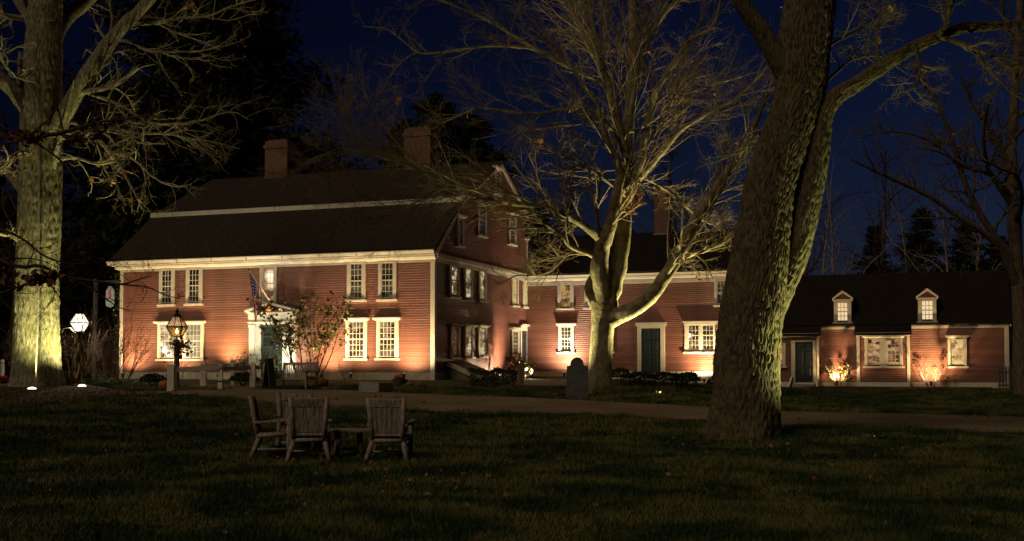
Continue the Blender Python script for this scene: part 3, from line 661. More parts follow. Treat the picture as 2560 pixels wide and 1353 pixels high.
courses(low, xB0+.14, xB1-.14, ZLS, pjz-.12, CLAP, loc=(0,PJ,0)); courses(low, LL+.1, xD1-.1, ZLS, pjz-.16, CLAPD, loc=(0,PJ,0))
for (a, b_, y, z1) in ((xB0,xB0+.14,PJ,pjz-.1),(xB1-.14,xB1,PJ,pjz-.1),(-.17,.03,0,LE-.1),(xD1-.1,xD1,PJ,pjz-.1)):
    MB().box(a, b_, y-.05, y+.1, -.2, z1).build('corner_board', WHITE, low, bevel=.005)
MB().box(xB0-.012, xB0, PJ-.03, -.0, -.2, pjz-.1).build('corner_board', WHITE, low)
for (a, b_, y, z) in ((xT0-.3,xB0,0,LE),(xB1,-.17,0,LE)):
    MB().box(a, b_, y-.045, y, z-.14, z).build('frieze_board', WHITE, low, bevel=.004)
MB().box(-.17, .03, -.055, .0, LE-.1, LE+.0).build('frieze_board', WHITE, low)
for (a, b_) in ((xB0,xB1),(LL,xD1)):
    MB().box(a-.02, b_+.02, PJ-.055, PJ, pjz-.12 if a == xB0 else pjz-.17, pjz-.02).build('frieze_board', WHITE, low, bevel=.004)
    MB().box(a-.06, b_+.06, PJ-.14, PJ-.002, pjz-.019, pjz+.05).build('crown_moulding', WHITE, low, bevel=.008)
for (a, b_, y) in ((xT0-.3,xB0-.013,0),(xB1,-.17,0),(xB0+.14,xB1-.14,PJ),(LL,xD1-.1,PJ)):
    MB().box(a, b_, y-.045, y, -.2, ZLS-.02).build('skirt_board', WHITE, low, bevel=.006)
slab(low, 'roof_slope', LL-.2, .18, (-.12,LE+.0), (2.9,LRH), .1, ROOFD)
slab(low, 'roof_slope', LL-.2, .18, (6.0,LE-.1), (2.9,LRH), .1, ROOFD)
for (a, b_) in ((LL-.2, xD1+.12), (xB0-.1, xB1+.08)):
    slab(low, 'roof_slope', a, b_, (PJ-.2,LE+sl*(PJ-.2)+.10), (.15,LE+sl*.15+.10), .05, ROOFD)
MB().prism([(PJ-.1,pjz-.12),(PJ-.1,pjz-.02),(0.0,LE+.0),(0.0,LE-.12)], 'x', xD1+.0, xD1+.1).build('rake_board', WHITE, low)
MB().bar((.1,-.1,LE-.02),(.1,2.9,LRH-.02),.06,.16,up=(0,-1,1)).build('rake_board', WHITE, low)
CREAM = winmat('lit_dormer_blind', [(.80,.55,.27),(.92,.66,.36),(.97,.72,.41)], .95, 1.0, 31, .42)
SHOP = winmat('busy_room_glass', [(.03,.014,.006),(.26,.12,.05),(.80,.50,.24)], .9, 2.8, 33, .46, stretch=(1,1,1.8), contrast=.2)
PLAST = winmat('lit_plaster_room_glass', [(.05,.03,.012),(.55,.32,.11),(.92,.60,.24)], .9, 3.0, 36, .38, contrast=.12)
AMB = winmat('amber_room_glass', [(.25,.08,.02),(.6,.25,.06),(.7,.33,.10)], .9, 2.6, 38, .4)
window(low, C2, (2168.8,847,2201,912.4), (2161.7,845,2209,912.4), 5, 3, SHOP, cap=(2156,839,2209,845), off=PJ, split=3)
window(low, C2, (2217.4,847,2249.7,912.4), (2209.2,845,2257,912.4), 5, 3, SHOP, cap=(2209.5,839,2262,845), off=PJ, split=3)
window(low, C2, (2376.6,847,2409,912.4), (2369.6,845,2417,912.4), 5, 3, PLAST, cap=(2364.5,839,2422,845), split=3)
window(low, C2, (1930,862,1957,912), (1922,858,1963.5,912), 5, 3, AMB, off=PJ, split=3)
a, b_, z0, z1 = rect(C2, 1988, 854, 2032.6, 957, PJ); xa, xb, _, zt = rect(C2, 1981, 849, 2037.6, 957, PJ); z0 = .22
s = MB(); s.box(xa-.05, a, PJ-.10, PJ, -.1, z1+.04); s.box(b_, xb+.03, PJ-.10, PJ, -.1, z1+.04); s.box(a, b_, PJ-.10, PJ, z1, z1+.04); s.build('door_surround', OFFW, low, bevel=.006)
panel_door(low, ((a+b_)/2, PJ-.02, z0), b_-a, z1-z0, BLACKD, (2.2,2.8,1.1))
st = MB(); st.box(a-.1, b_+.1, PJ-.55, PJ-.05, -.2, .12); st.build('door_step', GRANITE, low, bevel=.01)
for (x, sg) in ((xa-.02, -1), (xb+.02, 1)):
    q = MB(); q.prism([(x-.04,-.2),(x+.04,-.2),(x+.04,.5),(x-.04,.5)], 'y', PJ-.45, PJ-.1); q.v = [(vx+(sg*.18 if vz < 0 else 0), vy-(.25 if vz < 0 and vy < PJ-.3 else 0)+(.25 if vz > 0 and vy < PJ-.3 else 0), vz) for vx, vy, vz in q.v]; q.build('step_cheek', WHITE, low)
# vent at the foot of the wall
xa, xb, za, zb = rect(C2, 2376, 971, 2414, 978); MB().box(xa, xb, -.07, -.046, -.20, -.06).build('cellar_vent', IRON, low)
def dormer(op, face, apex, tips):
    y0 = .03
    fa, fb, fz0, fz1 = rect(C2, face[0], face[1], face[2], face[3], y0); ax, az = to_local(C2, *apex, y0); ta = to_local(C2, tips[0], tips[2], y0)[0]; tb = to_local(C2, tips[1], tips[2], y0)[0]; tz = to_local(C2, (tips[0]+tips[1])/2, tips[2], y0)[1]
    d = empty('dormer', (0,0,0)); d.parent = low
    yb = lambda z: (z-LE)/sl+.3
    q = MB(); q.prism([(y0+.05,fz0-.2),(yb(fz0),fz0-.2),(yb(fz1)+.2,fz1)], 'x', fa+.03, fb-.03) ; q.v = q.v; 
    q2 = MB(); q2.box(fa, fb, y0, y0+1.6, fz0-.1, fz1); q2.build('dormer_wall', OFFW, d)
    t = MB(); t.prism([(fa,fz1+.001),(fb,fz1+.001),(ax,az-.06)], 'y', y0+.0, y0+2.2); t.build('dormer_gable', CLAPD, d)
    for (x, sg) in ((ta,-1),(tb,1)):
        r = MB(); r.prism([(x,tz),(x,tz+.09),(ax,az+.02),(ax,az-.12)], 'y', y0-.10, y0-.002); r.build('rake_board', WHITE, d)
        r = MB(); r.prism([(x+.02*sg,tz+.092),(x+.02*sg,tz+.14),(ax,az+.07),(ax,az+.022)], 'y', y0-.12, y0+2.4); r.build('dormer_roof', ROOFD, d)
    c = MB(); c.box(fa-.05, fb+.05, y0-.06, y0-.001, fz1-.06, fz1+.03); c.build('dormer_cornice', WHITE, d)
    # the window itself hangs on the low wing so that panes stay sub-parts
    window(low, C2, op, (face[0]+1, op[1]-3, face[2]-1, op[3]), 4, 3, CREAM, off=y0, proud=.07, bars=.028, fm=OFFW)
dormer((2093,756,2120,803), (2084.5,750,2129.4,808), (2106,727), (2081,2133,750))
dormer((2303.6,751.5,2333,800), (2294.6,746,2342,806), (2317.6,721.4), (2290,2345.7,746))

# ------------------------------------------------------------------ ground spotlights (each thing carries its own lamp)
LENS = mat('lit_lens', (.8,.75,.6), .3, emis=(1,.88,.6), estr=6)
LENSW = mat('lit_lens_bright', (.8,.8,.7), .3, emis=(1,.95,.6), estr=5)
def spotlight(loc, target, power, size=120, color=(1,.74,.42), label='', group=None, blend=1.0, radius=.05, flat=False, lens=None, hood=0):
    loc = Vector(loc)-Vector((0,0,.10 if hood else 0)); e = empty('spotlight', loc, 0, label, 'light', group)
    d = (Vector(target)-loc-Vector((0,0,.22))).normalized(); up = Vector((0,0,.22 if not flat else .08))
    if not flat:
        MB().tube([(0,0,-.05),(0,0,.15)], [.012,.012], 6).build('stake', IRON, e)
        b = MB(); q0 = up - d*.09; q1 = up + d*.09; b.tube([q0-d*.02, q0, q1], [.03,.055,.065], 10); b.build('housing', IRON, e)
        l = MB(); l.tube([q1, q1+d*.004], [.055,.055], 10); l.build('lens', lens or LENS, e)
    else:
        b = MB(); b.tube([(0,0,-.08),(0,0,.05)], [.19,.19], 16); b.build('housing', IRON, e)
        l = MB(); l.lathe([(.15,.05),(.14,.075),(.10,.10),(.04,.115),(.005,.118)] if not hood else [(.17,.05),(.17,.056)], 16); l.build('lens', lens or LENS, e, True)
        q1 = Vector((0,0,.14))
        if hood:
            h_ = MB(); h_.lathe([(.19,.03),(.19,.05+hood),(.178,.05+hood),(.178,.04)], 16); h_.build('hood', IRON, e); q1 = Vector((0,0,.06+hood))
    ld = bpy.data.lights.new('beam', 'SPOT'); ld.energy = power; ld.spot_size = R(size); ld.spot_blend = blend; ld.color = color; ld.shadow_soft_size = radius
    lo = bpy.data.objects.new('beam', ld); COL.objects.link(lo); lo.parent = e; lo.location = q1 + d*.03; lo.rotation_euler = d.to_track_quat('-Z','Y').to_euler()
    return e
def wl(org, x, y, z=None):   # local building point
    p = org + HX*x + HY*y; p.z = gz(p.x,p.y) if z is None else org.z+z; return p
WARMC = (1,.71,.37); WHT = (1,.90,.70)
G1 = 'ground spotlights washing the inn'
for (px, out, zt, pw, sz, c, lab, sk) in (
    (338, 1.0, 5.4, 860, 162, WARMC, 'small black spotlight at the left corner board of the inn', -.2),
    (455, 1.2, 5.4, 740, 162, WARMC, 'small black spotlight under the festive front windows', 0),
    (578, 1.0, 4.6, 1250, 112, (1,.72,.33), 'small black spotlight left of the front door', 0),
    (610, 2.2, 3.5, 480, 62, WHT, 'small spotlight aimed at the front door pediment', 1.6),
    (757, 1.3, 2.8, 480, 130, WHT, 'small spotlight behind the bench by the door pilaster', -.9),
    (830, 1.0, 5.4, 780, 162, WARMC, 'small black spotlight behind the leafy young tree', 0),
    (912, 1.4, 5.6, 740, 150, WARMC, 'small black spotlight below the right pair of windows', 0),
    (1034, 1.0, 5.4, 930, 162, WARMC, 'small black spotlight near the right corner beside the planter', -.1)):
    x = to_local(C0, px, 945)[0]; p = wl(C0, x, -out)
    spotlight(p, wl(C0, x+sk, 0, zt), pw, sz, c, lab, G1)
# gable side
p = wl(C0, 1.7, 9.0); spotlight(p, wl(C0, 0, 4.6, 4.5), 1900, 155, (1,.74,.45), 'spotlight hidden behind the clipped hedge by the gable wall', G1)
x = to_local(C1, 1424, 945)[0]; spotlight(wl(C1, x, -1.0), wl(C1, x-.2, 0, 5.6), 1500, 160, (1,.82,.55), 'spotlight behind the slate marker washing the wing', G1)
x = to_local(C1, 1768, 945)[0]; spotlight(wl(C1, x, -.9), wl(C1, x-.6, 0, 5.6), 1250, 162, WARMC, 'spotlight behind the long hedge under the paired window', G1)
x = to_local(C2, 2096, 960)[0]; spotlight(wl(C2, x, -1.0), wl(C2, x, 0, 3.0), 560, 165, (1,.66,.31), 'spotlight at the foot of the lit hydrangea', G1)
x = to_local(C2, 2328, 960)[0]; spotlight(wl(C2, x, -1.0), wl(C2, x-.1, 0, 3.0), 700, 165, (1,.66,.31), 'spotlight at the foot of the pale stemmed shrub', G1)

# ------------------------------------------------------------------ trees
def smooth_line(P, n):
    P = np.asarray(P, float); t = np.concatenate([[0], np.cumsum(np.linalg.norm(np.diff(P[:,:3],axis=0),axis=1))]); t /= t[-1]
    Q = np.vstack([2*P[0]-P[1], P, 2*P[-1]-P[-2]]); s = np.linspace(0,1,n); out = []
    for q in s:
        i = min(np.searchsorted(t, q, side='right')-1, len(P)-2); i = max(i,0); u = (q-t[i])/(t[i+1]-t[i]+1e-9)
        p0,p1,p2,p3 = Q[i],Q[i+1],Q[i+2],Q[i+3]
        out.append(.5*((2*p1)+(-p0+p2)*u+(2*p0-5*p1+4*p2-p3)*u*u+(-p0+3*p1-3*p2+p3)*u**3))
    return np.array(out)
def tubes(P, Rd, k):
    """P (B,n,3), Rd (B,n) -> verts, quads"""
    B, n, _ = P.shape; T = np.gradient(P, axis=1); T /= np.linalg.norm(T,axis=2,keepdims=True)+1e-9
    ref = np.where(np.abs(T.mean(1)[:,2:3]) < .8, np.array([[0,0,1.]]), np.array([[1.,0,0]]))[:,None,:]
    X = np.cross(T, np.broadcast_to(ref, T.shape)); X /= np.linalg.norm(X,axis=2,keepdims=True)+1e-9; Y = np.cross(T, X)
    a = np.arange(k)*2*np.pi/k
    V = P[:,:,None,:] + Rd[:,:,None,None]*(X[:,:,None,:]*np.cos(a)[None,None,:,None] + Y[:,:,None,:]*np.sin(a)[None,None,:,None])
    idx = np.arange(B*n*k).reshape(B,n,k); a0 = idx[:,:-1,:]; a1 = idx[:,1:,:]
    Q = np.stack([a0, np.roll(a0,-1,2), np.roll(a1,-1,2), a1], -1).reshape(-1,4)
    return V.reshape(-1,3), Q
def grow(S, D, L, r0, n, wob, trop, rend=.35):
    B = len(S); P = np.empty((B,n+1,3)); P[:,0] = S; d = D/np.linalg.norm(D,axis=1,keepdims=True)
    turn = rng.normal(size=(B,3))*wob*.5
    for i in range(n):
        d = d + rng.normal(size=(B,3))*wob + turn; d[:,2] += trop; d /= np.linalg.norm(d,axis=1,keepdims=True)
        P[:,i+1] = P[:,i] + d*(L/n)[:,None]
    Rr = r0[:,None]*(1-(1-rend)*np.linspace(0,1,n+1)[None,:]); return P, Rr
def spawn(P, Rr, L, m, f0, f1, ang, lr, rr, lmin=0):
    B, n, _ = P.shape; f = f0+(f1-f0)*((np.arange(m)[None,:]+rng.random((B,m)))/m); g = f*(n-1); i = np.minimum(g.astype(int), n-2); u = (g-i)[...,None]
    b = np.arange(B)[:,None]; S = P[b,i]*(1-u)+P[b,i+1]*u; T = P[b,i+1]-P[b,i]; T /= np.linalg.norm(T,axis=2,keepdims=True)+1e-9
    rad = Rr[b,i]; q = rng.normal(size=(B,m,3)); q -= T*(q*T).sum(2,keepdims=True); q /= np.linalg.norm(q,axis=2,keepdims=True)
    an = ang*(.7+.6*rng.random((B,m,1))); D = T*np.cos(an)+q*np.sin(an)
    Ln = L[:,None]*lr*(1-.55*f)*(.6+.8*rng.random((B,m))); r = np.minimum(rad*rr, rad*.9)
    return S.reshape(-1,3), D.reshape(-1,3), np.maximum(Ln.reshape(-1), lmin), r.reshape(-1)
def vnoise(u, v, pu, seed):
    g = np.random.default_rng(seed).random((512,512)); iu, iv = np.floor(u).astype(int), np.floor(v).astype(int); fu, fv = u-iu, v-iv
    fu = fu*fu*(3-2*fu); fv = fv*fv*(3-2*fv); a = lambda x, y: g[np.mod(x, pu) % 512, np.mod(y, 512)]
    return (a(iu,iv)*(1-fu)+a(iu+1,iv)*fu)*(1-fv)+(a(iu,iv+1)*(1-fu)+a(iu+1,iv+1)*fu)*fv
def trunk_mesh(line, k, rings, ridges, amp, zf, seed, flare=.35, fh=.5, lobes=5):
    """line rows: x y z r ; furrowed surface"""
    L = smooth_line(line, rings); P, r = L[:,:3], L[:,3]; T = np.gradient(P,axis=0); T /= np.linalg.norm(T,axis=1)[:,None]
    X = np.cross(T, np.array([0,1,0.])); X /= np.linalg.norm(X,axis=1)[:,None]; Y = np.cross(T, X)
    s = np.concatenate([[0], np.cumsum(np.linalg.norm(np.diff(P,axis=0),axis=1))]); a = np.arange(k)/k
    A, Sx = np.meshgrid(a, s); th = A*2*np.pi
    warp = .8*vnoise(A*12, Sx*1.3, 12, seed+5)
    n1 = vnoise(A*ridges+warp*2, Sx*zf+warp, ridges, seed); n2 = vnoise(A*ridges*2, Sx*zf*2.6, ridges*2, seed+1); n3 = vnoise(A*6, Sx*.6, 6, seed+2)
    d = amp*((1-np.abs(2*n1-1)**.8*1.0)*-1+.5 + .35*(n2-.5)) + (n3-.5)*.10*r[:,None]
    fl = flare*np.exp(-Sx/fh)*(.75+.45*np.cos(lobes*th+seed)+.25*np.cos(3*th+1))
    rad = r[:,None]*(1+fl)+d
    V = P[:,None,:]+rad[...,None]*(X[:,None,:]*np.cos(th)[...,None]+Y[:,None,:]*np.sin(th)[...,None])
    idx = np.arange(rings*k).reshape(rings,k); a0, a1 = idx[:-1], idx[1:]
    return V.reshape(-1,3), np.stack([a0,np.roll(a0,-1,1),np.roll(a1,-1,1),a1],-1).reshape(-1,4)
def pxline(rows, Y0, Y1=None, base=None):
    """rows (px, py, width px) at depths Y0 -> Y1, gives x y z r rows relative to base"""
    Y1 = Y0 if Y1 is None else Y1; n = len(rows); out = []
    for i, (px, py, w) in enumerate(rows):
        Y = Y0+(Y1-Y0)*i/max(n-1,1); p = atd(px,py,Y); out.append((p.x-base.x, p.y-base.y, p.z-base.z, w/2*Y/F))
    return out
class Tree:
    def __init__(s, name, base, label, bark, twig=None, group=None):
        s.e = empty(name, base, 0, label, 'tree', group); s.base = base; s.bark = bark; s.V = []; s.Q = []; s.o = 0; s.tips = []; s.twig = twig or bark; s.nt = 0
    def acc(s, V, Q): s.V.append(V); s.Q.append(Q+s.o); s.o += len(V)
    def limb(s, rows, Y0, Y1=None, k=10, wob=.03, n=None, sub=None, name='limb'):
        L = smooth_line(pxline(rows, Y0, Y1, s.base), n or max(8, 3*len(rows)))
        ln = np.linalg.norm(np.diff(L[:,:3],axis=0),axis=1).sum(); L[1:-1,:3] += rng.normal(size=(len(L)-2,3))*wob*np.minimum(.6, ln*.03); L[:,3] = np.maximum(L[:,3], .006)
        kn = 1+.05*rng.normal(size=len(L)); V, Q = tubes(L[None,:,:3], (L[:,3]*kn)[None], k); np_obj(name, V, Q, s.bark, s.e, True)
        if sub: s.branch(L[None,:,:3], L[None,:,3], np.array([ln]), **sub)
        return L
    def branch(s, P, Rr, L, m=(8,6,5), f0=.15, f1=1.0, ang=.85, lr=(.35,.5,.5), rr=.5, n=(8,6,4), wob=(.16,.2,.24), trop=(.05,.03,.02), rmin=.004, lmin=(.6,.3,.15), keep=1.0):
        for lev in range(len(m)):
            S, D, Ln, r = spawn(P, Rr, L, m[lev], f0 if lev == 0 else .15, f1 if lev == 0 else .98, ang, lr[lev], rr if lev == 0 else .55, lmin[lev])
            r = np.clip(r, rmin, None)
            P, Rr = grow(S, D, Ln, r, n[lev], wob[lev], trop[lev]); L = Ln
            V, Q = tubes(P, Rr, 5 if lev == 0 else 3); s.acc(V, Q); s.nt += len(Q)
        s.tips.append(P[:,-1])
    def finish(s, leaves=0, leafm=None, size=.10):
        if s.V:
            o = np_obj('crown', np.concatenate(s.V), np.concatenate(s.Q), s.twig, s.e, False); s.V, s.Q = [], []
        if leaves:
            T = np.concatenate(s.tips); c = T[rng.choice(len(T), leaves)]; c = np.repeat(c, 2, 0)+rng.normal(size=(leaves*2,3))*.06
            P, Q = leaf_geo(c, size, 1.5); np_obj('leaves', P, Q, leafm, s.e)
TWIGL = barkmat('pale_twig_bark', (.30,.25,.17), (.19,.15,.10), (.20,.19,.09), 4, .2, (1,1,1), .4)
TWIGM = barkmat('grey_brown_twig_bark', (.20,.145,.09), (.13,.088,.056), (.15,.125,.06), 4, .2, (1,1,1), .4)

# --- the pale oak on the left
ob = gp(95, 968); print('oak base', ob, 'maple', gp(1500,990), 'big', gp(1862,1092))
OY = ob.y
oak = Tree('oak_tree', ob, 'huge floodlit pale barked oak rising beside the lit post lantern', BARK_OAK, TWIGL)
rows = [(93,985,128),(93,960,120),(92,930,114),(92,850,108),(93,700,106),(97,560,104),(100,450,102),(103,330,100),(105,220,98),(108,130,92),(112,60,84),(118,-40,76),(122,-160,66),(126,-320,50),(128,-520,28)]
L = pxline(rows, OY, OY, ob); V, Q = trunk_mesh(L, 180, 340, 60, .045, 3.0, 3, .28, .55); np_obj('trunk', V, Q, BARK_OAK, oak.e, True)
SB = dict(m=(9,6,4), lr=(.34,.5,.55), rr=.42, ang=.8)
for (rows, y1, sub) in (
    ([(140,330,50),(160,290,44),(197,222,40),(256,130,37),(316,57,33),(368,5,30),(430,-70,26),(500,-170,18),(560,-280,9)], OY-3, SB),
    ([(112,110,50),(98,90,46),(78,46,40),(50,2,36),(20,-60,30),(-20,-150,20),(-60,-260,8)], OY+2, SB),
    ([(128,110,48),(140,85,44),(168,42,36),(220,2,32),(270,-60,26),(320,-150,18),(370,-260,8)], OY+3, SB),
    ([(85,300,44),(46,240,40),(10,205,36),(-40,165,30),(-110,110,20),(-190,60,8)], OY-2, SB),
    ([(88,540,40),(60,480,32),(30,440,28),(0,402,24),(-50,360,18),(-120,310,8)], OY+1, SB),
    ([(130,440,16),(140,385,14),(150,345,12),(162,300,10),(172,260,7),(185,200,4)], OY-1.5, None),
    ([(140,345,11),(200,340,10),(245,326,9),(290,322,8),(345,334,7),(415,334,6),(470,346,5),(520,353,3),(600,372,2)], OY-4, dict(m=(16,6,4), lr=(.3,.5,.5), rr=.6, ang=.7, trop=(.03,.02,.0))),
    ([(150,300,14),(215,315,11),(243,345,10),(275,378,9),(300,412,8),(330,470,6),(357,521,3)], OY-3.5, dict(m=(10,5,3), lr=(.35,.5,.5), rr=.6, ang=.7)),
    ([(270,374,7),(283,420,6),(295,470,5),(316,515,3)], OY-3.6, dict(m=(7,4,3), lr=(.3,.5,.5), rr=.6, ang=.7)),
    ([(275,380,7),(330,395,6),(380,440,5),(430,465,4),(480,462,2)], OY-4, dict(m=(8,5,3), lr=(.35,.5,.5), rr=.6, ang=.7)),
    ([(310,76,10),(340,60,9),(400,58,8),(450,45,7),(520,40,6),(580,15,5),(650,-5,3)], OY-5, dict(m=(12,6,4), lr=(.35,.5,.5), rr=.6, ang=.7)),
    ([(290,100,8),(330,106,7),(370,127,6),(440,130,5),(520,124,4),(565,105,2)], OY-4, dict(m=(10,6,4), lr=(.35,.5,.5), rr=.6, ang=.7)),
    ([(200,225,12),(240,240,9),(300,262,7),(360,300,6),(420,310,5),(500,300,4),(580,280,3),(622,300,2)], OY-5, dict(m=(14,6,4), lr=(.35,.5,.5), rr=.6, ang=.7)),
    ([(140,400,10),(190,395,8),(240,410,6),(300,400,5),(345,375,3)], OY-3, dict(m=(8,5,3), lr=(.35,.5,.5), rr=.6)),
    ([(95,390,12),(50,380,10),(10,410,8),(-30,440,6)], OY-3, dict(m=(8,5,3), lr=(.4,.5,.5), rr=.6)),
    ([(70,620,14),(30,590,11),(0,585,9),(-50,560,6)], OY-2, dict(m=(8,5,3), lr=(.4,.5,.5), rr=.6)),
    ([(80,200,12),(40,190,9),(5,150,8),(-10,80,7),(0,20,5)], OY-3, dict(m=(8,5,3), lr=(.4,.5,.5), rr=.6))):
    oak.limb(rows, OY-.2, y1, 10 if rows[0][2] > 20 else 7, sub=sub)
oak.finish(60, LEAFO, .13)
c = MB(); cl = [atd(px, py, OY-.95-dy) - ob for px, py, dy in ((62,185,.0),(80,240,.1),(92,330,.15),(96,430,.15),(97,560,.2),(96,700,.22),(95,800,.28),(92,880,.4),(90,930,.55),(92,965,.8))]
c.tube(cl, [.03]*len(cl), 6); c.build('cable_conduit', GRANITE, oak.e)
# --- the grey barked maple in the middle
mb = gp(1500, 991); MY = mb.y
maple = Tree('maple_tree', mb, 'many stemmed smooth grey tree uplit behind the slate marker', BARK_MAPLE, TWIGM)
rows = [(1499,1000,62),(1499,980,60),(1500,940,58),(1501,900,57),(1504,860,56),(1506,830,57),(1508,800,60),(1511,775,66),(1512,755,68),(1514,735,52),(1520,712,30)]
V, Q = trunk_mesh(pxline(rows, MY, MY, mb), 72, 160, 26, .012, 1.2, 9, .30, .5, 4); np_obj('trunk', V, Q, BARK_MAPLE, maple.e, True)
SM = dict(m=(13,7,6), lr=(.36,.55,.6), rr=.26, ang=.6, f0=.2, trop=(.05,.03,.01), wob=(.07,.09,.10), rmin=.0048)
SM2 = dict(m=(16,8,6), lr=(.42,.58,.6), rr=.38, ang=.58, f0=.1, trop=(.03,.02,.01), wob=(.07,.09,.10), rmin=.0048)
for (rows, y1, sub) in (
    ([(1510,775,50),(1507,734,46),(1500,662,44),(1509,604,40),(1528,552,34),(1544,480,28),(1552,446,24),(1546,412,19),(1529,379,17),(1515,345,15),(1501,293,14),(1489,255,12),(1463,220,9),(1430,170,6),(1400,110,4)], MY-2, SM),
    ([(1522,745,46),(1534,715,44),(1553,638,40),(1563,566,38),(1567,494,34),(1570,422,32),(1568,355,30),(1574,284,27),(1577,189,25),(1581,95,23),(1582,14,21),(1584,-60,18),(1590,-180,12),(1600,-300,6)], MY+1, SM),
    ([(1566,400,26),(1552,340,24),(1534,265,23),(1520,208,21),(1501,166,19),(1468,104,17),(1434,38,14),(1418,0,12),(1390,-70,9),(1360,-160,5)], MY+2.5, SM),
    ([(1505,175,12),(1497,142,11),(1486,80,10),(1475,19,9),(1468,-60,6)], MY+3.5, SM2),
    ([(1567,500,24),(1588,450,23),(1603,400,22),(1614,340,20),(1631,265,18),(1638,232,17),(1666,184,15),(1695,142,13),(1723,104,11),(1780,66,9),(1799,9,7),(1808,-60,4)], MY-2, SM),
    ([(1575,290,15),(1586,236,15),(1605,142,14),(1628,85,13),(1657,38,12),(1690,0,10),(1730,-70,6)], MY-1, SM2),
    ([(1548,486,18),(1575,464,17),(1600,445,16),(1638,402,14),(1704,326,12),(1770,284,10),(1846,241,8),(1898,189,6),(1940,140,4)], MY-4, SM2),
    ([(1572,330,10),(1600,320,9),(1638,298,8),(1704,241,7),(1799,208,5),(1893,180,3)], MY-3, SM2),
    ([(1525,800,46),(1545,789,43),(1572,778,41),(1610,756,39),(1649,714,36),(1678,667,34),(1711,609,31),(1745,542,28),(1783,484,25),(1812,441,22),(1851,384,19),(1875,340,16),(1900,280,12),(1930,200,7)], MY-3, SM),
    ([(1680,660,16),(1700,648,15),(1726,636,14),(1764,624,13),(1803,609,11),(1829,595,9),(1870,560,5)], MY-3.5, SM2),
    ([(1504,790,34),(1490,765,30),(1474,735,26),(1474,712,24),(1486,690,20),(1500,660,12)], MY+1.5, None),
    ([(1506,640,24),(1500,609,24),(1492,592,22),(1471,571,20),(1442,552,18),(1414,534,17),(1380,520,15),(1326,513,14),(1278,507,13),(1231,495,12),(1193,478,10),(1136,463,9),(1089,445,8),(1032,416,7),(985,402,6),(938,388,5),(880,377,4),(800,390,3),(745,418,2)], MY-5, dict(m=(46,9,6), lr=(.22,.58,.6), rr=.42, ang=.58, f0=.12, trop=(.05,.03,.01), wob=(.07,.09,.10), rmin=.0048)),
    ([(1231,495,9),(1150,490,7),(1060,498,6),(1000,525,5),(940,545,4),(900,542,2)], MY-5, SM2),
    ([(1190,477,8),(1100,432,7),(1030,395,6),(985,350,5),(950,300,4),(920,250,3),(905,220,2)], MY-6, SM2),
    ([(1089,445,7),(1010,400,6),(940,376,5),(890,345,4),(850,305,3),(820,262,2)], MY-6.5, SM2),
    ([(985,402,5),(900,384,4),(830,385,4),(770,410,3),(700,450,2)], MY-6, SM2),
    ([(1500,655,16),(1488,643,14),(1462,631,13),(1428,617,12),(1404,590,10),(1380,571,9),(1340,540,7),(1300,510,5),(1250,470,3)], MY-2, SM2),
    ([(1450,626,9),(1415,640,7),(1370,680,6),(1320,690,5),(1285,690,4),(1250,715,2)], MY-3, SM2),
    ([(1508,212,13),(1480,197,12),(1434,175,11),(1349,128,10),(1278,85,9),(1203,43,7),(1155,24,6),(1108,2,5),(1060,-20,3)], MY-3, SM2),
    ([(1349,128,8),(1290,118,7),(1231,116,6),(1160,121,5),(1089,132,5),(1042,130,4),(1000,95,3),(961,71,2.5),(905,66,2)], MY-4, dict(m=(18,6,4), lr=(.22,.5,.5), rr=.55, ang=.7, f0=.1)),
    ([(1042,130,4),(1010,150,3),(975,190,2)], MY-4, dict(m=(6,5,3), lr=(.4,.5,.5), rr=.7, ang=.6)),
    ([(1556,385,13),(1543,340,12),(1515,312,11),(1468,288,10),(1411,274,9),(1326,286,8),(1240,274,6),(1184,274,5),(1100,310,3)], MY-3, SM2),
    ([(1540,470,10),(1500,440,9),(1440,405,8),(1373,374,6),(1300,330,4)], MY-2, SM2),
    ([(1600,440,8),(1660,470,7),(1720,520,6),(1780,560,5),(1830,540,3)], MY-1, SM2),
    ([(1590,300,8),(1650,250,7),(1700,180,6),(1720,120,4)], MY+3, SM2)):
    maple.limb(rows, MY-.1 if rows[0][1] > 300 else MY-.5, y1, 12 if rows[0][2] > 20 else 7, sub=sub, wob=.05)
maple.finish(36, LEAFO, .13)
lc = atd(1582, 490, MY-.5)-mb; pts = rng.normal(size=(90,3))*np.array([.28,.28,.32])+np.array(lc); P, Q = leaf_geo(pts, .11, 1.4); tag(np_obj('leaf_cluster', P, Q, LEAFO, maple.e), kind='stuff')
# --- the big furrowed tree on the right
bb = gp(1862, 1094); BY = bb.y
big = Tree('ash_tree', bb, 'massive leaning forked tree with deeply furrowed bark on the near lawn', BARK_BIG, TWIGM)
rows = [(1859,1108,176),(1860,1090,172),(1864,1050,168),(1866,1000,164),(1868,900,160),(1876,800,156),(1886,720,152),(1897,640,142),(1910,550,132),(1922,473,128),(1950,388,125),(1986,284,120),(2003,210,124),(2008,142,128),(2020,47,128),(2032,-60,116),(2045,-220,96),(2060,-420,60)]
V, Q = trunk_mesh(pxline(rows, BY, BY, bb), 400, 480, 96, .048, 5.5, 21, .24, .38, 6); np_obj('trunk', V, Q, BARK_BIG, big.e, True)
rows = [(1915,840,50),(1935,770,60),(1965,700,62),(1989,640,62),(2010,560,63),(2026,473,64),(2042,388,60),(2054,310,52),(2066,272,46),(2096,238,42),(2150,205,38),(2200,170,36),(2250,137,32),(2330,97,28),(2400,72,25),(2470,66,22),(2560,62,20),(2680,72,16),(2800,70,10)]
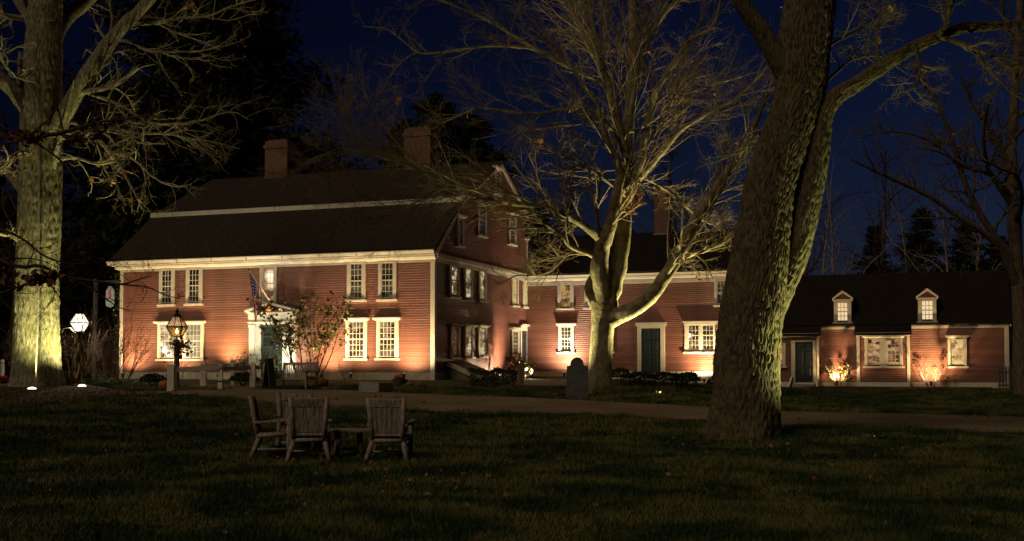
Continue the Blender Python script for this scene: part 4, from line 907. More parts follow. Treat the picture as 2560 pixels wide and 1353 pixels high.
V, Q = trunk_mesh(pxline(rows, BY+.15, BY-.5, bb), 150, 440, 40, .034, 5.5, 33, 0, .4, 4); np_obj('limb', V, Q, BARK_BIG, big.e, True)
rows = [(1985,215,60),(1950,155,56),(1912,92,52),(1880,45,46),(1850,0,42),(1815,-65,36),(1770,-160,24),(1730,-260,10)]
V, Q = trunk_mesh(pxline(rows, BY, BY-.6, bb), 90, 160, 24, .02, 2.6, 41, 0, .4, 4); np_obj('limb', V, Q, BARK_BIG, big.e, True)
SG = dict(m=(10,7,5), lr=(.35,.5,.5), rr=.5, ang=.8)
for (rows, y1, sub) in (
    ([(2345,92,18),(2368,50,16),(2372,0,14),(2380,-80,9)], BY-1, SG), ([(2350,92,15),(2420,115,13),(2480,139,12),(2560,145,10),(2660,160,6)], BY-1, dict(m=(14,7,5), lr=(.3,.5,.5), rr=.5, ang=.8)),
    ([(2290,118,9),(2300,180,7),(2280,220,5),(2230,250,3)], BY-1, dict(m=(8,6,4), lr=(.4,.5,.5), rr=.7)),
    ([(2420,115,9),(2480,180,7),(2540,240,5),(2600,260,3)], BY-1.5, SG), ([(2200,170,8),(2190,100,7),(2200,30,5),(2180,-40,3)], BY+1, SG),
    ([(1960,300,9),(1900,330,7),(1850,380,6),(1800,390,4)], BY+1.5, SG), ([(2070,200,9),(2130,150,7),(2200,140,5),(2260,180,3)], BY+1.5, SG), ([(2060,120,9),(2120,90,7),(2180,60,5),(2240,80,3)], BY+1.5, SG)):
    big.limb(rows, BY-.4 if rows[0][0] > 2150 else BY+.2, y1, 8, sub=sub, wob=.04)
big.finish(18, LEAFO, .10)
# --- dark oak whose boughs hang in from beyond the left edge
fb = Vector((-11.5, 20.5, gz(-11.5,20.5))); FY = 20.5
fore = Tree('oak_tree', fb, 'dark unlit oak whose low boughs with brown leaves cross the pale oak trunk', BARKD, TWIGB)
V, Q = trunk_mesh([(0,0,-.1,.5),(0,0,.5,.42),(.1,0,2.5,.36),(.2,0,5,.3),(.3,0,8,.2),(.4,0,11,.06)], 40, 60, 20, .02, 2, 50, .3, .4); np_obj('trunk', V, Q, BARKD, fore.e, True)
SF = dict(m=(9,5,3), lr=(.22,.5,.5), rr=.45, ang=.7, f0=.45, trop=(.03,.02,0))
boughs = ([(-330,420,36),(-200,370,24),(-60,345,17),(0,341,14),(60,346,12),(110,339,11),(180,326,10),(240,306,8),(300,300,6),(370,290,4),(430,300,2)],
          [(-330,640,32),(-200,600,22),(-90,590,15),(-20,640,12),(50,668,10),(100,664,8),(155,690,6),(225,701,5),(304,711,4.5),(328,703,4),(381,689,2)],
          [(300,711,4),(366,718,3.5),(408,736,3),(443,745,2.5),(461,740,1.5)], [(160,690,5),(225,718,4),(266,748,3.5),(296,768,3),(328,778,2)],
          [(-60,590,9),(0,575,7),(60,600,6),(110,640,5),(180,660,3),(260,655,2)], [(60,346,8),(110,370,6),(170,420,5),(200,470,3)], [(-330,560,26),(-150,700,14),(-40,740,9),(40,720,6),(110,700,4),(150,745,2)])
for i, rows in enumerate(boughs): fore.limb(rows, FY, FY-.6, 7, sub=SF if i in (0,1,4,6) else dict(m=(5,3), n=(6,4), lr=(.25,.5), rr=.6, ang=.7, f0=.2, wob=(.16,.2), trop=(.03,.02), lmin=(.3,.15)), wob=.03)
fore.finish(0)
pts = []
for (px, py, sx, sy, n) in ((90,700,50,14,85),(60,345,60,18,80),(250,318,34,14,46),(190,345,30,12,24),(130,690,30,12,40),(215,640,12,8,10),(20,690,22,20,30)):
    for _ in range(n):
        p = atd(random.gauss(px,sx*.6), random.gauss(py,sy*.6), FY-.4+random.gauss(0,.15))-fb; pts.append(tuple(p))
P, Q = leaf_geo(pts, .085, 1.6); np_obj('leaves', P, Q, LEAFB, fore.e)

# --- bare dark trees behind and at the right edge
def bare_tree(base, h, r, label, seed, bark=BARKD, twig=TWIGB, lean=(0,0), m=(14,8,5), group='bare trees beyond the inn', name='bare_tree', f0=.25):
    t = Tree(name, base, label, bark, twig, group); n = 12
    z = np.linspace(-.1, h, n); L = np.stack([lean[0]*(z/h)**1.5*h+np.sin(z*.6+seed)*.08*h/12, lean[1]*z, z, r*(1-.85*z/h)], 1)
    V, Q = tubes(L[None,:,:3], L[None,:,3], 9); np_obj('trunk', V, Q, bark, t.e, True)
    t.branch(L[None,:,:3], L[None,:,3], np.array([h]), m=m, f0=f0, f1=.98, ang=.7, lr=(.42,.45,.5), rr=.55, trop=(.07,.05,.03), rmin=.008, lmin=(1.5,.8,.4), n=(9,6,4)); t.finish(); return t
rt = gp(2552, 988); RY = rt.y
BARKE = mat('brown_bark', (.13,.095,.065), .9, .25, 5, .4, 20, (3,3,.6))
edge = Tree('bare_tree', rt, 'dark bare tree with arching limbs at the end of the low building', BARKE, BARKE)
edge.limb([(2556,990,44),(2552,900,38),(2550,800,36),(2546,700,34),(2540,600,32),(2532,480,30),(2528,380,28),(2535,260,24),(2545,120,20),(2550,-60,14),(2555,-250,6)], RY, RY, 12, name='trunk', sub=dict(m=(14,7,5), lr=(.32,.5,.5), rr=.5, ang=.9, f0=.3))
for (rows, y1) in (([(2546,720,24),(2510,640,20),(2470,590,17),(2400,545,14),(2330,495,12),(2250,455,10),(2180,425,7),(2130,400,4)], RY-3), ([(2544,660,22),(2480,580,18),(2430,500,15),(2400,420,13),(2375,330,11),(2330,240,8),(2280,150,5)], RY-2), ([(2535,500,16),(2480,440,12),(2420,420,9),(2350,380,6),(2290,370,3)], RY-2),
        ([(2530,420,14),(2480,330,11),(2430,260,8),(2400,190,5)], RY-1), ([(2400,420,10),(2340,360,7),(2250,330,5),(2160,340,3)], RY-2)):
    edge.limb(rows, RY, y1, 7, sub=dict(m=(12,7,5), lr=(.34,.5,.5), rr=.5, ang=.8, trop=(.05,.03,.02)), wob=.04)
edge.finish(14, LEAFO, .12)
def bgp(px, Y): p = atd(px, 926, Y); return Vector((p.x, p.y, gz(p.x,p.y)))
for (px, Y, h, r, lab, sd, bk, ln) in (
    (2050, 74, 13, .13, 'slim pale stemmed tree close behind the low roof nearest the furrowed trunk', 1, BARKP, (.06,0)), (2095, 76, 14, .14, 'slim forked pale tree behind the low roof above the first dormer', 2, BARKP, (-.05,0)),
    (2285, 75, 12, .12, 'slim pale tree behind the low roof between the dormers', 3, BARKP, (-.08,0)), (2375, 76, 13, .13, 'thin pale tree behind the low roof right of the second dormer', 4, BARKP, (-.03,0)), (2425, 74, 12, .12, 'thin leaning pale tree behind the right half of the low roof', 5, BARKP, (.10,0)),
    (1990, 82, 18, .25, 'tall bare dark tree behind the furrowed trunk', 6, BARKD, (.05,0)), (2200, 86, 17, .22, 'tall bare dark tree rising behind the middle of the low roof', 7, BARKD, (.04,0)), (1700, 90, 19, .28, 'tall bare dark tree behind the wing chimney', 8, BARKD, (-.04,0)),
    (1420, 92, 18, .26, 'tall bare dark tree behind the junction of inn and wing', 9, BARKD, (.03,0)), (30, 70, 14, .2, 'bare dark tree behind the pale oak', 10, BARKD, (.04,0))):
    bare_tree(bgp(px,Y), h, r, lab, sd, bk, BARKP if bk is BARKP else TWIGB, ln, (9,5,3) if bk is BARKP else (16,8,5))
# --- pines: black silhouettes
def pine_mesh(h, rad, seed, broad=1.0):
    r = np.random.default_rng(seed); C = []; A = []
    B = MB(); B.tube([(0,0,-.2),(0,0,h*.5),(0,0,h*.97)], [h*.016, h*.010, .03], 7)
    n = int(h*3.2)
    for i in range(n):
        f = .16+.84*i/n; z = h*f; L = rad*(1-f)**.65*(.55+.75*r.random())*broad + .3
        for k in range(3):
            a = r.random()*6.283; droop = -.10+.45*f; up = np.array([np.cos(a), np.sin(a), droop-.1*r.random()])
            e = np.array([0,0,z])+up*L; B.tube([(0,0,z), tuple(np.array([0,0,z])*.4+e*.6+np.array([0,0,-.06*L])-np.array([0,0,0])*0), tuple(e)], [.05,.03,.01], 3, False)
            q = int(30+L*30); t = .25+.75*r.random(q); sp = .10+.22*L*(.3+.5*t)*.6
            pos = np.array([0,0,z])+up[None,:]*(L*t)[:,None]; pos += r.normal(size=(q,3))*sp[:,None]*np.array([1,1,.45]); C.append(pos)
    C = np.concatenate(C); return B, C
def needles(C, size, r):
    n = len(C); a = r.normal(size=(n,3)); a /= np.linalg.norm(a,axis=1)[:,None]; b = r.normal(size=(n,3)); b -= a*(a*b).sum(1)[:,None]; b /= np.linalg.norm(b,axis=1)[:,None]
    s = size*(.6+.8*r.random((n,1))); P = np.stack([C-a*s, C+b*s*.35, C+a*s, C-b*s*.35],1).reshape(-1,3); return P, np.arange(4*n).reshape(-1,4)
PM = []
for (h, rad, sd, br) in ((22,5.5,1,1.25), (18,4.2,2,1.0)):
    B, C = pine_mesh(h, rad, sd, br); P, Q = needles(C, .21, np.random.default_rng(sd+9)); PM.append((B.mesh('trunk', BARKD), np_mesh('crown', P, Q, PINE), h))
for i, (px, top, Y, sx, lab) in enumerate((
    (470, -190, 88, 1.25, 'towering black pine rising behind the left of the inn roof'), (640, -40, 92, 1.1, 'tall broad black pine standing between the left chimney and the open sky'), (430, 90, 84, 1.0, 'black pine behind the left gable end of the inn'),
    (290, 560, 80, 1.2, 'low black pine behind the left eave beside the post lantern'), (220, 600, 76, 1.2, 'low black pine behind the post lantern and hanging sign'), (400, 200, 95, 1.2, 'black pine farthest behind the left roof slope'),
    (1085, 235, 98, 1.0, 'black pine top behind the right chimney of the inn'), (1180, 285, 100, 1.1, 'black pine between the right chimney and the gable peak'), (1010, 300, 104, .9, 'narrow black pine left of the right chimney'),
    (2310, 520, 100, .9, 'pointed black pine behind the low roof between its dormers'), (2190, 565, 98, 1.0, 'bushy black pine behind the low roof left of the pointed one'), (2420, 560, 100, 1.2, 'broad black pine behind the right end of the low roof'), (2500, 590, 96, 1.2, 'low black pine behind the arching bare tree'),
    (20, 620, 72, 1.3, 'low black pine beyond the trunk of the pale oak'), (-40, 420, 80, 1.2, 'tall black pine at the far side of the pale oak'), (1760, 600, 104, 1.2, 'low black pine behind the wing roof'), (1560, 560, 106, 1.2, 'low black pine behind the wing chimney'), (1340, 520, 106, 1.1, 'low black pine behind the gable and wing junction'))):
    b0 = bgp(px, Y); h = atd(px, top, Y).z - b0.z; k = 0 if h > 14 else 1; tm, cm_, h0 = PM[k]
    e = empty('pine_tree', b0, i*1.7, lab, 'tree', 'dark pines beyond the inn'); e.scale = (h/h0*sx, h/h0*sx, h/h0); link('trunk', tm, e); link('crown', cm_, e)

# --- tree floodlights
GL = (1,.96,.38)
p = gp(80, 976); spotlight(p, atd(92, 100, OY), 2100, 116, GL, 'glaring floodlight on the mulch at the foot of the pale oak', 'floodlights under the pale oak', radius=.12, flat=True, lens=LENSW)
p = gp(205, 969); spotlight(p, atd(150, 100, OY), 2400, 116, GL, 'floodlight on the mulch between the pale oak and the post lantern', 'floodlights under the pale oak', radius=.12, flat=True, lens=LENSW)
p = gp(1650, 988); spotlight(p, atd(1590, 300, MY), 7000, 108, (1,.90,.38), 'floodlight in the grass right of the many stemmed tree', 'floodlights under the maple', radius=.1, flat=True, hood=.1)
p = gp(1402, 990); spotlight(p, atd(1440, 300, MY-2), 3200, 92, (1,.90,.40), 'floodlight in the grass right behind the slate marker', 'floodlights under the maple', radius=.1, flat=True, hood=.1)
p = gp(2190, 1099); spotlight(p, atd(1965, 560, BY), 1900, 112, (.95,1,.38), 'floodlight set in the grass right of the furrowed trunk', 'floodlight under the furrowed tree', radius=.1, flat=True, hood=.1)

# ------------------------------------------------------------------ shrubs and flowers
def shell_pts(n, rx, ry, rz, flat=.0, inner=.75):
    d = rng.normal(size=(n,3)); d /= np.linalg.norm(d,axis=1)[:,None]; d[:,2] = np.abs(d[:,2])*(1-flat)+d[:,2]*flat
    r = inner+(1-inner)*rng.random(n)**.5; lump = 1+.10*np.sin(d[:,0]*7+1)*np.sin(d[:,1]*6)+.06*rng.normal(size=n)
    return d*(r*lump)[:,None]*np.array([rx,ry,rz])
def box_shrub(loc, rx, ry, rz, label, n=1500, m=None, size=.045, group=None, name='box_shrub', cat='shrub'):
    e = empty(name, loc, 0, label, cat, group)
    P = shell_pts(n, rx, ry, rz, .5)+np.array([0,0,rz*.9]); V, Q = leaf_geo(P, size, 1.5, .4); np_obj('foliage', V, Q, m or BOXG, e)
    b = MB()
    for k in range(5): a = k*1.26; b.tube([(.03*math.cos(a),.03*math.sin(a),-.03),(rx*.4*math.cos(a),ry*.4*math.sin(a),rz)], [.02,.01], 5)
    b.build('stem', TWIGB, e); return e
def hedge(pa, pb, h, depth, label, n, name='hedge', ends=0):
    a, b = Vector(pa), Vector(pb); c = (a+b)/2; c.z = gz(c.x,c.y); L = (b-a).length; rz = math.atan2(b.y-a.y, b.x-a.x)
    e = empty(name, c, rz, label, 'hedge'); x = (rng.random(n)-.5)*L; 
    face = rng.integers(0,4,n); y = (rng.random(n)-.5)*depth; z = rng.random(n)*h; e_ = rng.normal(size=n)*.03
    top = h*(1+.08*np.sin(x*5.3)+.05*np.sin(x*11))
    if ends: top = top*(1+ends*(np.clip((np.abs(x)-L*.5+.55)/.3,0,1)))
    y = np.where(face == 0, -depth/2+e_+.05*np.sin(x*7+z*9), np.where(face == 1, depth/2+e_, y)); z = np.where(face >= 2, top+e_, z*top/h)
    V, Q = leaf_geo(np.stack([x,y,z],1), .05, 1.5, .4); np_obj('foliage', V, Q, BOXG, e)
    b = MB(); k = int(L/.35)
    for i in range(k): xx = -L/2+(i+.5)*L/k; b.tube([(xx,0,-.03),(xx+random.uniform(-.1,.1),random.uniform(-.1,.1),h*.8)], [.02,.01], 5)
    b.build('stem', TWIGB, e); return e
def twig_shrub(loc, h, spread, stems, label, bark=TWIGB, leaves=0, lm=None, ls=.07, flowers=0, fm=None, m=(5,3), name='shrub', r=.012, group=None, up=.08):
    e = empty(name, loc, 0, label, 'shrub', group); B = stems; a = rng.random(B)*6.283; S = np.stack([np.cos(a)*.12*spread, np.sin(a)*.12*spread, np.full(B,-.03)],1)
    D = np.stack([np.cos(a)*spread*.5/h, np.sin(a)*spread*.5/h, np.ones(B)],1); L = h*(.7+.45*rng.random(B))
    P, Rr = grow(S, D, L, np.full(B, r), 8, .07, .04, .4); V, Q = tubes(P, Rr, 5); Vs, Qs, o = [V],[Q],len(V); tips = [P[:,-1]]
    for k, mm in enumerate(m):
        S, D, L, rr = spawn(P, Rr, L, mm, .35, .97, .55, .4, .6, .12); P, Rr = grow(S, D, L, np.clip(rr,.004,None), 5, .14, up, .4); V, Q = tubes(P, Rr, 3); Vs.append(V); Qs.append(Q+o); o += len(V); tips.append(P[:,-1]); tips.append(P[:,3])
    np_obj('branches', np.concatenate(Vs), np.concatenate(Qs), bark, e, False)
    T = np.concatenate(tips[-2:])
    if leaves:
        c = T[rng.choice(len(T), leaves)]+rng.normal(size=(leaves,3))*.07; V, Q = leaf_geo(c, ls, 1.6); tag(np_obj('leaves', V, Q, lm, e), kind='stuff')
    if flowers:
        for c in T[rng.choice(len(T), flowers, replace=False)]:
            pts = rng.normal(size=(40,3)); pts = pts/np.linalg.norm(pts,axis=1)[:,None]*np.array([.10,.10,.085])+c; V, Q = leaf_geo(pts, .055, 1.2); np_obj('flower_head', V, Q, fm, e)
    return e
box_shrub(gp(609,968), .52, .5, .30, 'round clipped box shrub in front of the white gate rail', 2600)
box_shrub(gp(383,968), .50, .45, .27, 'low loose evergreen shrub between the lantern lawn and the gate post', 1500, size=.06)
box_shrub(gp(1550,962), .42, .42, .36, 'rounded shrub closing the left end of the long hedge', 1600)
hedge(gp(1560,968), gp(1735,972), .50, .6, 'long low clipped hedge before the black wing door', 5200)
box_shrub(gp(1715,968), .60, .5, .30, 'mounded shrub at the right end of the long hedge', 1800)
box_shrub(gp(1787,972), .30, .3, .26, 'small shrub tucked against the furrowed trunk', 900)
hedge(gp(1172,964), gp(1294,965), .58, .55, 'short clipped hedge between the cellar hatch and the wooden post', 3800)
p = wl(C0, 1.4, 6.8); twig_shrub(p, 1.25, 1.3, 7, 'hydrangea with dried orange flower heads above the short hedge', TWIGB, 60, LEAFG, .09, 12, LEAFO, name='hydrangea')
p = wl(C0, 1.6, 8.4); twig_shrub(p, .85, .9, 7, 'small green leaved shrub beside the dried hydrangea', TWIGB, 130, LEAFG, .09)
p = wl(C2, to_local(C2,2096,960)[0], -.45); twig_shrub(p, 1.15, .8, 11, 'spotlit hydrangea with yellow green leaves against the low red wall', WOOD, 130, LEAFG, .11, 5, mat('cream_flower', (.55,.45,.25), .7), name='hydrangea', r=.016)
p = wl(C2, to_local(C2,2328,960)[0], -.45); twig_shrub(p, 1.5, 1.2, 13, 'spotlit bare pale stemmed shrub beside the single low window', WOOD, 0, None, .08, 7, LEAFB, name='shrub', r=.012, m=(4,2))
p = wl(C0, to_local(C0,806,945)[0], -1.3); twig_shrub(p, 3.7, 3.6, 15, 'leafy multi stemmed young tree behind the bench', TWIGB, 2100, LEAFG, .10, m=(9,5), name='young_tree', r=.03, up=.10)
p = wl(C0, to_local(C0,490,945)[0], -1.4); twig_shrub(p, 2.4, 1.3, 10, 'bare twiggy shrub behind the gas lantern post', TWIGB, 26, LEAFB, .09, m=(6,3), r=.012)
p = wl(C0, to_local(C0,720,945)[0], -1.6); twig_shrub(p, 1.2, .9, 12, 'sprawling leafy rose by the right door pilaster', TWIGB, 260, LEAFG, .07, m=(5,3), r=.009)
p = wl(C0, to_local(C0,645,945)[0], -1.7); twig_shrub(p, 1.2, .7, 9, 'thin leafy shrub at the left door pilaster', TWIGB, 120, LEAFG, .07, m=(5,3), r=.008)
p = wl(C0, to_local(C0,880,945)[0], -.5); twig_shrub(p, .8, .9, 14, 'bare fine stemmed shrub below the right pair of windows', TWIGB, 0, m=(4,2), r=.006)
p = wl(C2, to_local(C2,2372,960)[0], -.5); twig_shrub(p, .45, .9, 12, 'low dry shrub under the single low window', TWIGB, 60, LEAFO, .06, m=(4,2), r=.005)
for (px, py, h, lab) in ((240,952,3.0,'tall tangled brown brush beside the corner of the inn'), (275,950,2.4,'tangled brown brush touching the corner board'), (150,958,2.2,'brown brush between the pale oak and the post lantern'), (222,950,1.8,'low red brown brush behind the corn stalks'), (30,955,2.2,'dark brush left of the pale oak')):
    twig_shrub(gp(px,py)+Vector((0,1.5,0)), h, 2.6, 26, lab, TWIGB, 0, m=(8,5), r=.012, group='brush at the edge of the lawn')
# ivy on the corner of the inn
iv = empty('climbing_vine', wl(C0, XL-.12, .1), HROT, 'dark vine climbing the left corner of the inn up to the eave', 'vine')
pts = np.stack([rng.normal(size=900)*.13-.05, rng.normal(size=900)*.12+.02, 5.4*rng.random(900)**.8],1); V, Q = leaf_geo(pts, .10, 1.4); np_obj('leaves', V, Q, BOXG, iv)
b = MB()
for k in range(3): b.tube([(-.03-.06*k,-.02,-.1),(-.10+.05*k,.02,1.8),(-.02-.05*k,0,3.6),(-.08,.02,5.3)], [.03,.025,.02,.012], 5)
b.build('stem', TWIGB, iv)
def mum(loc, r, label, m=FLORO):
    e = empty('chrysanthemum', loc, 0, label, 'flower', 'mounds of autumn mums')
    V, Q = leaf_geo(shell_pts(700, r, r, r*.75, .0, .9)+np.array([0,0,.12]), .05, 1.1); np_obj('blooms', V, Q, m, e)
    V, Q = leaf_geo(shell_pts(400, r*.9, r*.9, r*.5, .3, .6)+np.array([0,0,.12]), .05, 1.5); np_obj('foliage', V, Q, BOXG, e)
    MB().lathe([(.10,-.03),(.15,.16),(.16,.18)], 12).build('pot', POSTW, e)
mum(gp(176,966), .33, 'orange chrysanthemum mound between the pale oak and the lantern')
mum(gp(10,962), .30, 'red orange chrysanthemum mound left of the pale oak', mat('red_mum', (.35,.05,.02), .7, .3, 20))

# ------------------------------------------------------------------ pumpkins
def pumpkin(loc, r, label, h=.8):
    e = empty('pumpkin', loc, random.random()*3, label, 'pumpkin'); n, k = 14, 48; V = []
    for i in range(n+1):
        t = -math.pi/2+math.pi*i/n
        for j in range(k):
            a = 2*math.pi*j/k; rib = 1-.09*abs(math.cos(6*a))**6*math.cos(t)**.4 if 0 < i < n else 1; rr = r*math.cos(t)**.75*rib if 0 < i < n else .01
            V.append((rr*math.cos(a), rr*math.sin(a), r*h*(1+math.sin(t)*(1-.12*(math.cos(t) < .5)))))
    Q = [(i*k+j, i*k+(j+1)%k, (i+1)*k+(j+1)%k, (i+1)*k+j) for i in range(n) for j in range(k)]
    np_obj('rind', V, Q, PUMP, e, True); MB().tube([(0,0,r*h*1.8),(.01,0,r*h*2.05),(.05,0,r*h*2.25)], [r*.16,r*.10,r*.12], 7).build('stalk', STEM, e)
pumpkin(gp(807,970)+Vector((0,0,0)), .235, 'big orange pumpkin beside the right bench leg')
pumpkin(gp(410,976), .19, 'orange pumpkin half hidden by the white gate post', 1.0)
pot = empty('planter', gp(999,962), 0, 'low dark planter bowl holding two small pumpkins', 'planter')
MB().lathe([(.20,-.02),(.30,.16),(.32,.20),(.28,.20),(.26,.17)], 16).build('bowl', POSTW, pot); V, Q = leaf_geo(shell_pts(260,.30,.30,.08)+np.array([0,0,.17]), .06, 1.5); np_obj('foliage', V, Q, BOXG, pot)
q = gp(999,962); pumpkin(q+Vector((-.10,0,.20)), .13, 'small pumpkin on the left of the planter bowl'); pumpkin(q+Vector((.10,-.02,.22)), .14, 'small pumpkin on the right of the planter bowl', .9)

# ------------------------------------------------------------------ post lanterns
def litglass():
    m = bpy.data.materials.new('lit_milk_glass'); m.use_nodes = True; n, l = m.node_tree.nodes, m.node_tree.links; n.remove(n['Principled BSDF'])
    t = n.new('ShaderNodeBsdfTransparent'); e = n.new('ShaderNodeEmission'); e.inputs[0].default_value = (1,.90,.62,1); e.inputs[1].default_value = 2.2
    a = n.new('ShaderNodeMixShader'); a.inputs[0].default_value = .45; l.new(t.outputs[0], a.inputs[1]); l.new(e.outputs[0], a.inputs[2]); l.new(a.outputs[0], n['Material Output'].inputs[0]); return m
GLASSW = litglass(); BULB = mat('lit_bulb', (.9,.9,.8), .3, emis=(1,.95,.75), estr=14)
FLAME = mat('gas_flame', (.9,.6,.3), .4, emis=(1,.66,.26), estr=30)
def glassmat():
    m = bpy.data.materials.new('lantern_glass'); m.use_nodes = True; n, l = m.node_tree.nodes, m.node_tree.links; n.remove(n['Principled BSDF'])
    t = n.new('ShaderNodeBsdfTransparent'); t.inputs[0].default_value = (.62,.50,.33,1); g = n.new('ShaderNodeBsdfTranslucent'); g.inputs[0].default_value = (.42,.30,.16,1); g2 = n.new('ShaderNodeBsdfGlossy'); g2.inputs['Roughness'].default_value = .1
    a = n.new('ShaderNodeMixShader'); a.inputs[0].default_value = .35; l.new(t.outputs[0], a.inputs[1]); l.new(g.outputs[0], a.inputs[2]); b = n.new('ShaderNodeMixShader'); b.inputs[0].default_value = .06; l.new(a.outputs[0], b.inputs[1]); l.new(g2.outputs[0], b.inputs[2]); l.new(b.outputs[0], n['Material Output'].inputs[0]); return m
LGLASS = glassmat()
def lantern(loc, h, lit, label, power, color):
    """square post lantern: tapered body, lit pyramid hood, finial"""
    e = empty('post_lantern', loc, HROT+.3, label, 'street lamp', 'post lanterns'); zb = h-.98
    if not lit: MB().tube([(0,0,-.1),(0,0,.9),(0,0,1.75),(0,0,1.85)], [.105,.10,.095,.085], 10).build('post', POSTW, e); MB().tube([(0,0,1.85),(0,0,zb-.02)], [.03,.03], 8).build('neck', IRON, e)
    else: MB().tube([(0,0,-.1),(0,0,zb-.02)], [.06,.05], 10).build('post', IRON, e)
    w0, w1, zm, zt, wt = .15, .30, zb+.36, zb+.74, .13
    for s in range(4):
        a = s*math.pi/2; c, sn = math.cos(a), math.sin(a); rot = lambda x, y: (x*c-y*sn, x*sn+y*c)
        for (z0, z1, a0, a1, nm) in ((zb+.02, zm, w0, w1, 'pane'), (zm+.015, zt, w1, wt, 'hood_pane')):
            p = MB(); q = [(-a0+.015,-a0,z0),(a0-.015,-a0,z0),(a1-.015,-a1,z1),(-a1+.015,-a1,z1)]; p.v = [(*rot(x,y),z) for x,y,z in q]; p.f = [(0,1,2,3)]; p.build(nm, GLASSW if lit else LGLASS, e)
        f = MB(); f.bar((*rot(-w0,-w0),zb), (*rot(-w1,-w1),zm), .035, .035); f.bar((*rot(-w1,-w1),zm), (*rot(-wt,-wt),zt), .032, .032); f.bar((*rot(-w1,-w1),zm), (*rot(w1,-w1),zm), .045, .045); f.bar((*rot(0,-w1),zm), (*rot(0,-wt),zt), .022, .022); f.build('frame', IRON, e)
    c = MB(); c.box(-w0-.01,w0+.01,-w0-.01,w0+.01,zb-.03,zb); c.build('base_plate', IRON, e)
    MB().lathe([(wt+.06,0),(wt+.02,.05),(.06,.12),(.05,.18),(.08,.21),(.03,.27),(.012,.36)], 10, (0,0,zt)).build('finial', IRON, e)
    if not lit: MB().lathe([(.01,0),(.045,.05),(.05,.09),(.02,.17),(.004,.21)], 8, (0,0,zb+.10)).build('flame', FLAME, e); MB().tube([(0,0,zb),(0,0,zb+.1)], [.03,.02], 6).build('burner', IRON, e)
    ld = bpy.data.lights.new('glow','POINT'); ld.energy = power; ld.color = color; ld.shadow_soft_size = (.06 if not lit else .09); lo = bpy.data.objects.new('glow', ld); COL.objects.link(lo); lo.parent = e; lo.location = (0,0,zb+.38 if lit else zb+.20)
    if lit: lo.location = (0,0,zb+.42); MB().lathe([(.02,0),(.06,.05),(.075,.12),(.05,.18),(.01,.22)], 10, (0,0,zb+.05)).build('bulb', BULB, e, True)
    return e
lp = gp(197, 956); lh = atd(203, 788, lp.y).z-lp.z+.28
lantern(lp, lh, True, 'glowing white post lantern with dry corn stalks tied below', 650, (1,.92,.70))
lp2 = gp(441, 973); lh2 = atd(443, 780, lp2.y).z-lp2.z+.06
lantern(lp2, lh2, False, 'gas lantern with small flame on a thick wooden post behind the white gate', 16, (1,.62,.25))
def corn(loc, h, label):
    e = empty('corn_stalk_bundle', loc, 0, label, 'corn stalks', 'dry corn stalks tied to lantern posts'); s = MB()
    for k in range(9):
        a = k*.7; rb = .16+.10*random.random(); s.tube([(rb*math.cos(a),rb*math.sin(a),0),(.08*math.cos(a),.08*math.sin(a),h*.62),(.13*math.cos(a+.3),.13*math.sin(a+.3),h*(.85+.2*random.random()))], [.014,.012,.007], 5)
    s.build('stalks', CORN, e); lv = MB()
    for k in range(64):
        a = random.random()*6.283; z = h*(.12+.85*random.random()); L = random.uniform(.35,.75); d = Vector((math.cos(a),math.sin(a),0)); sd_ = Vector((-d.y,d.x,0))*.035; p0 = d*.10+Vector((0,0,z)); o = len(lv.v); up = random.uniform(-.1,.25)
        for i, (t, w) in enumerate(((0,1),(.3,1.3),(.65,.9),(1,.15))):
            q = p0+d*(L*.45*t)+Vector((0,0,up*L*math.sin(t*2.2)-L*.85*t*t)); lv.v += [tuple(q-sd_*w), tuple(q+sd_*w)]
        lv.f += [(o+2*i,o+2*i+1,o+2*i+3,o+2*i+2) for i in range(3)]
    tag(lv.build('leaves', CORN, e), kind='stuff'); MB().lathe([(.115,0),(.125,.03),(.115,.06)], 12, (0,0,h*.62)).build('twine', STEM, e)
corn(lp+Vector((0,-.02,0)), 2.0, 'tall sheaf of dry corn stalks round the glowing white lantern')
tas = MB(); tas.tube([(0,0,1.75),(-.12,0,2.05),(-.38,-.05,2.32),(-.66,-.05,2.28),(-.74,-.05,2.1)], [.02,.02,.022,.018,.01], 6); tassel = tas.build('bent_stalk', CORN); tassel.location = lp; tag(tassel, 'single dry stalk arching off the corn sheaf by the lit lantern', 'corn stalk')
vn = empty('dried_vine_wreath', lp2+Vector((0,0,1.5)), 0, 'dark dried vine swag tied at the top of the gas lantern post', 'wreath'); b = MB()
for k in range(26):
    a = random.random()*6.283; r0 = .12; pts = [(r0*math.cos(a), r0*math.sin(a), .15+.1*random.random())]
    for i in range(4): x, y, z = pts[-1]; a2 = a+random.uniform(-.5,.5); pts.append((x+.08*math.cos(a2)+.035, y+.08*math.sin(a2), z+random.uniform(-.05,.10)-.05*i))
    b.tube(pts, [.014,.012,.010,.008,.005], 4)
b.build('stems', TWIGB, vn); V, Q = leaf_geo(rng.normal(size=(120,3))*np.array([.2,.15,.2])+np.array([.14,0,.1]), .08, 2); np_obj('leaves', V, Q, LEAFB, vn)

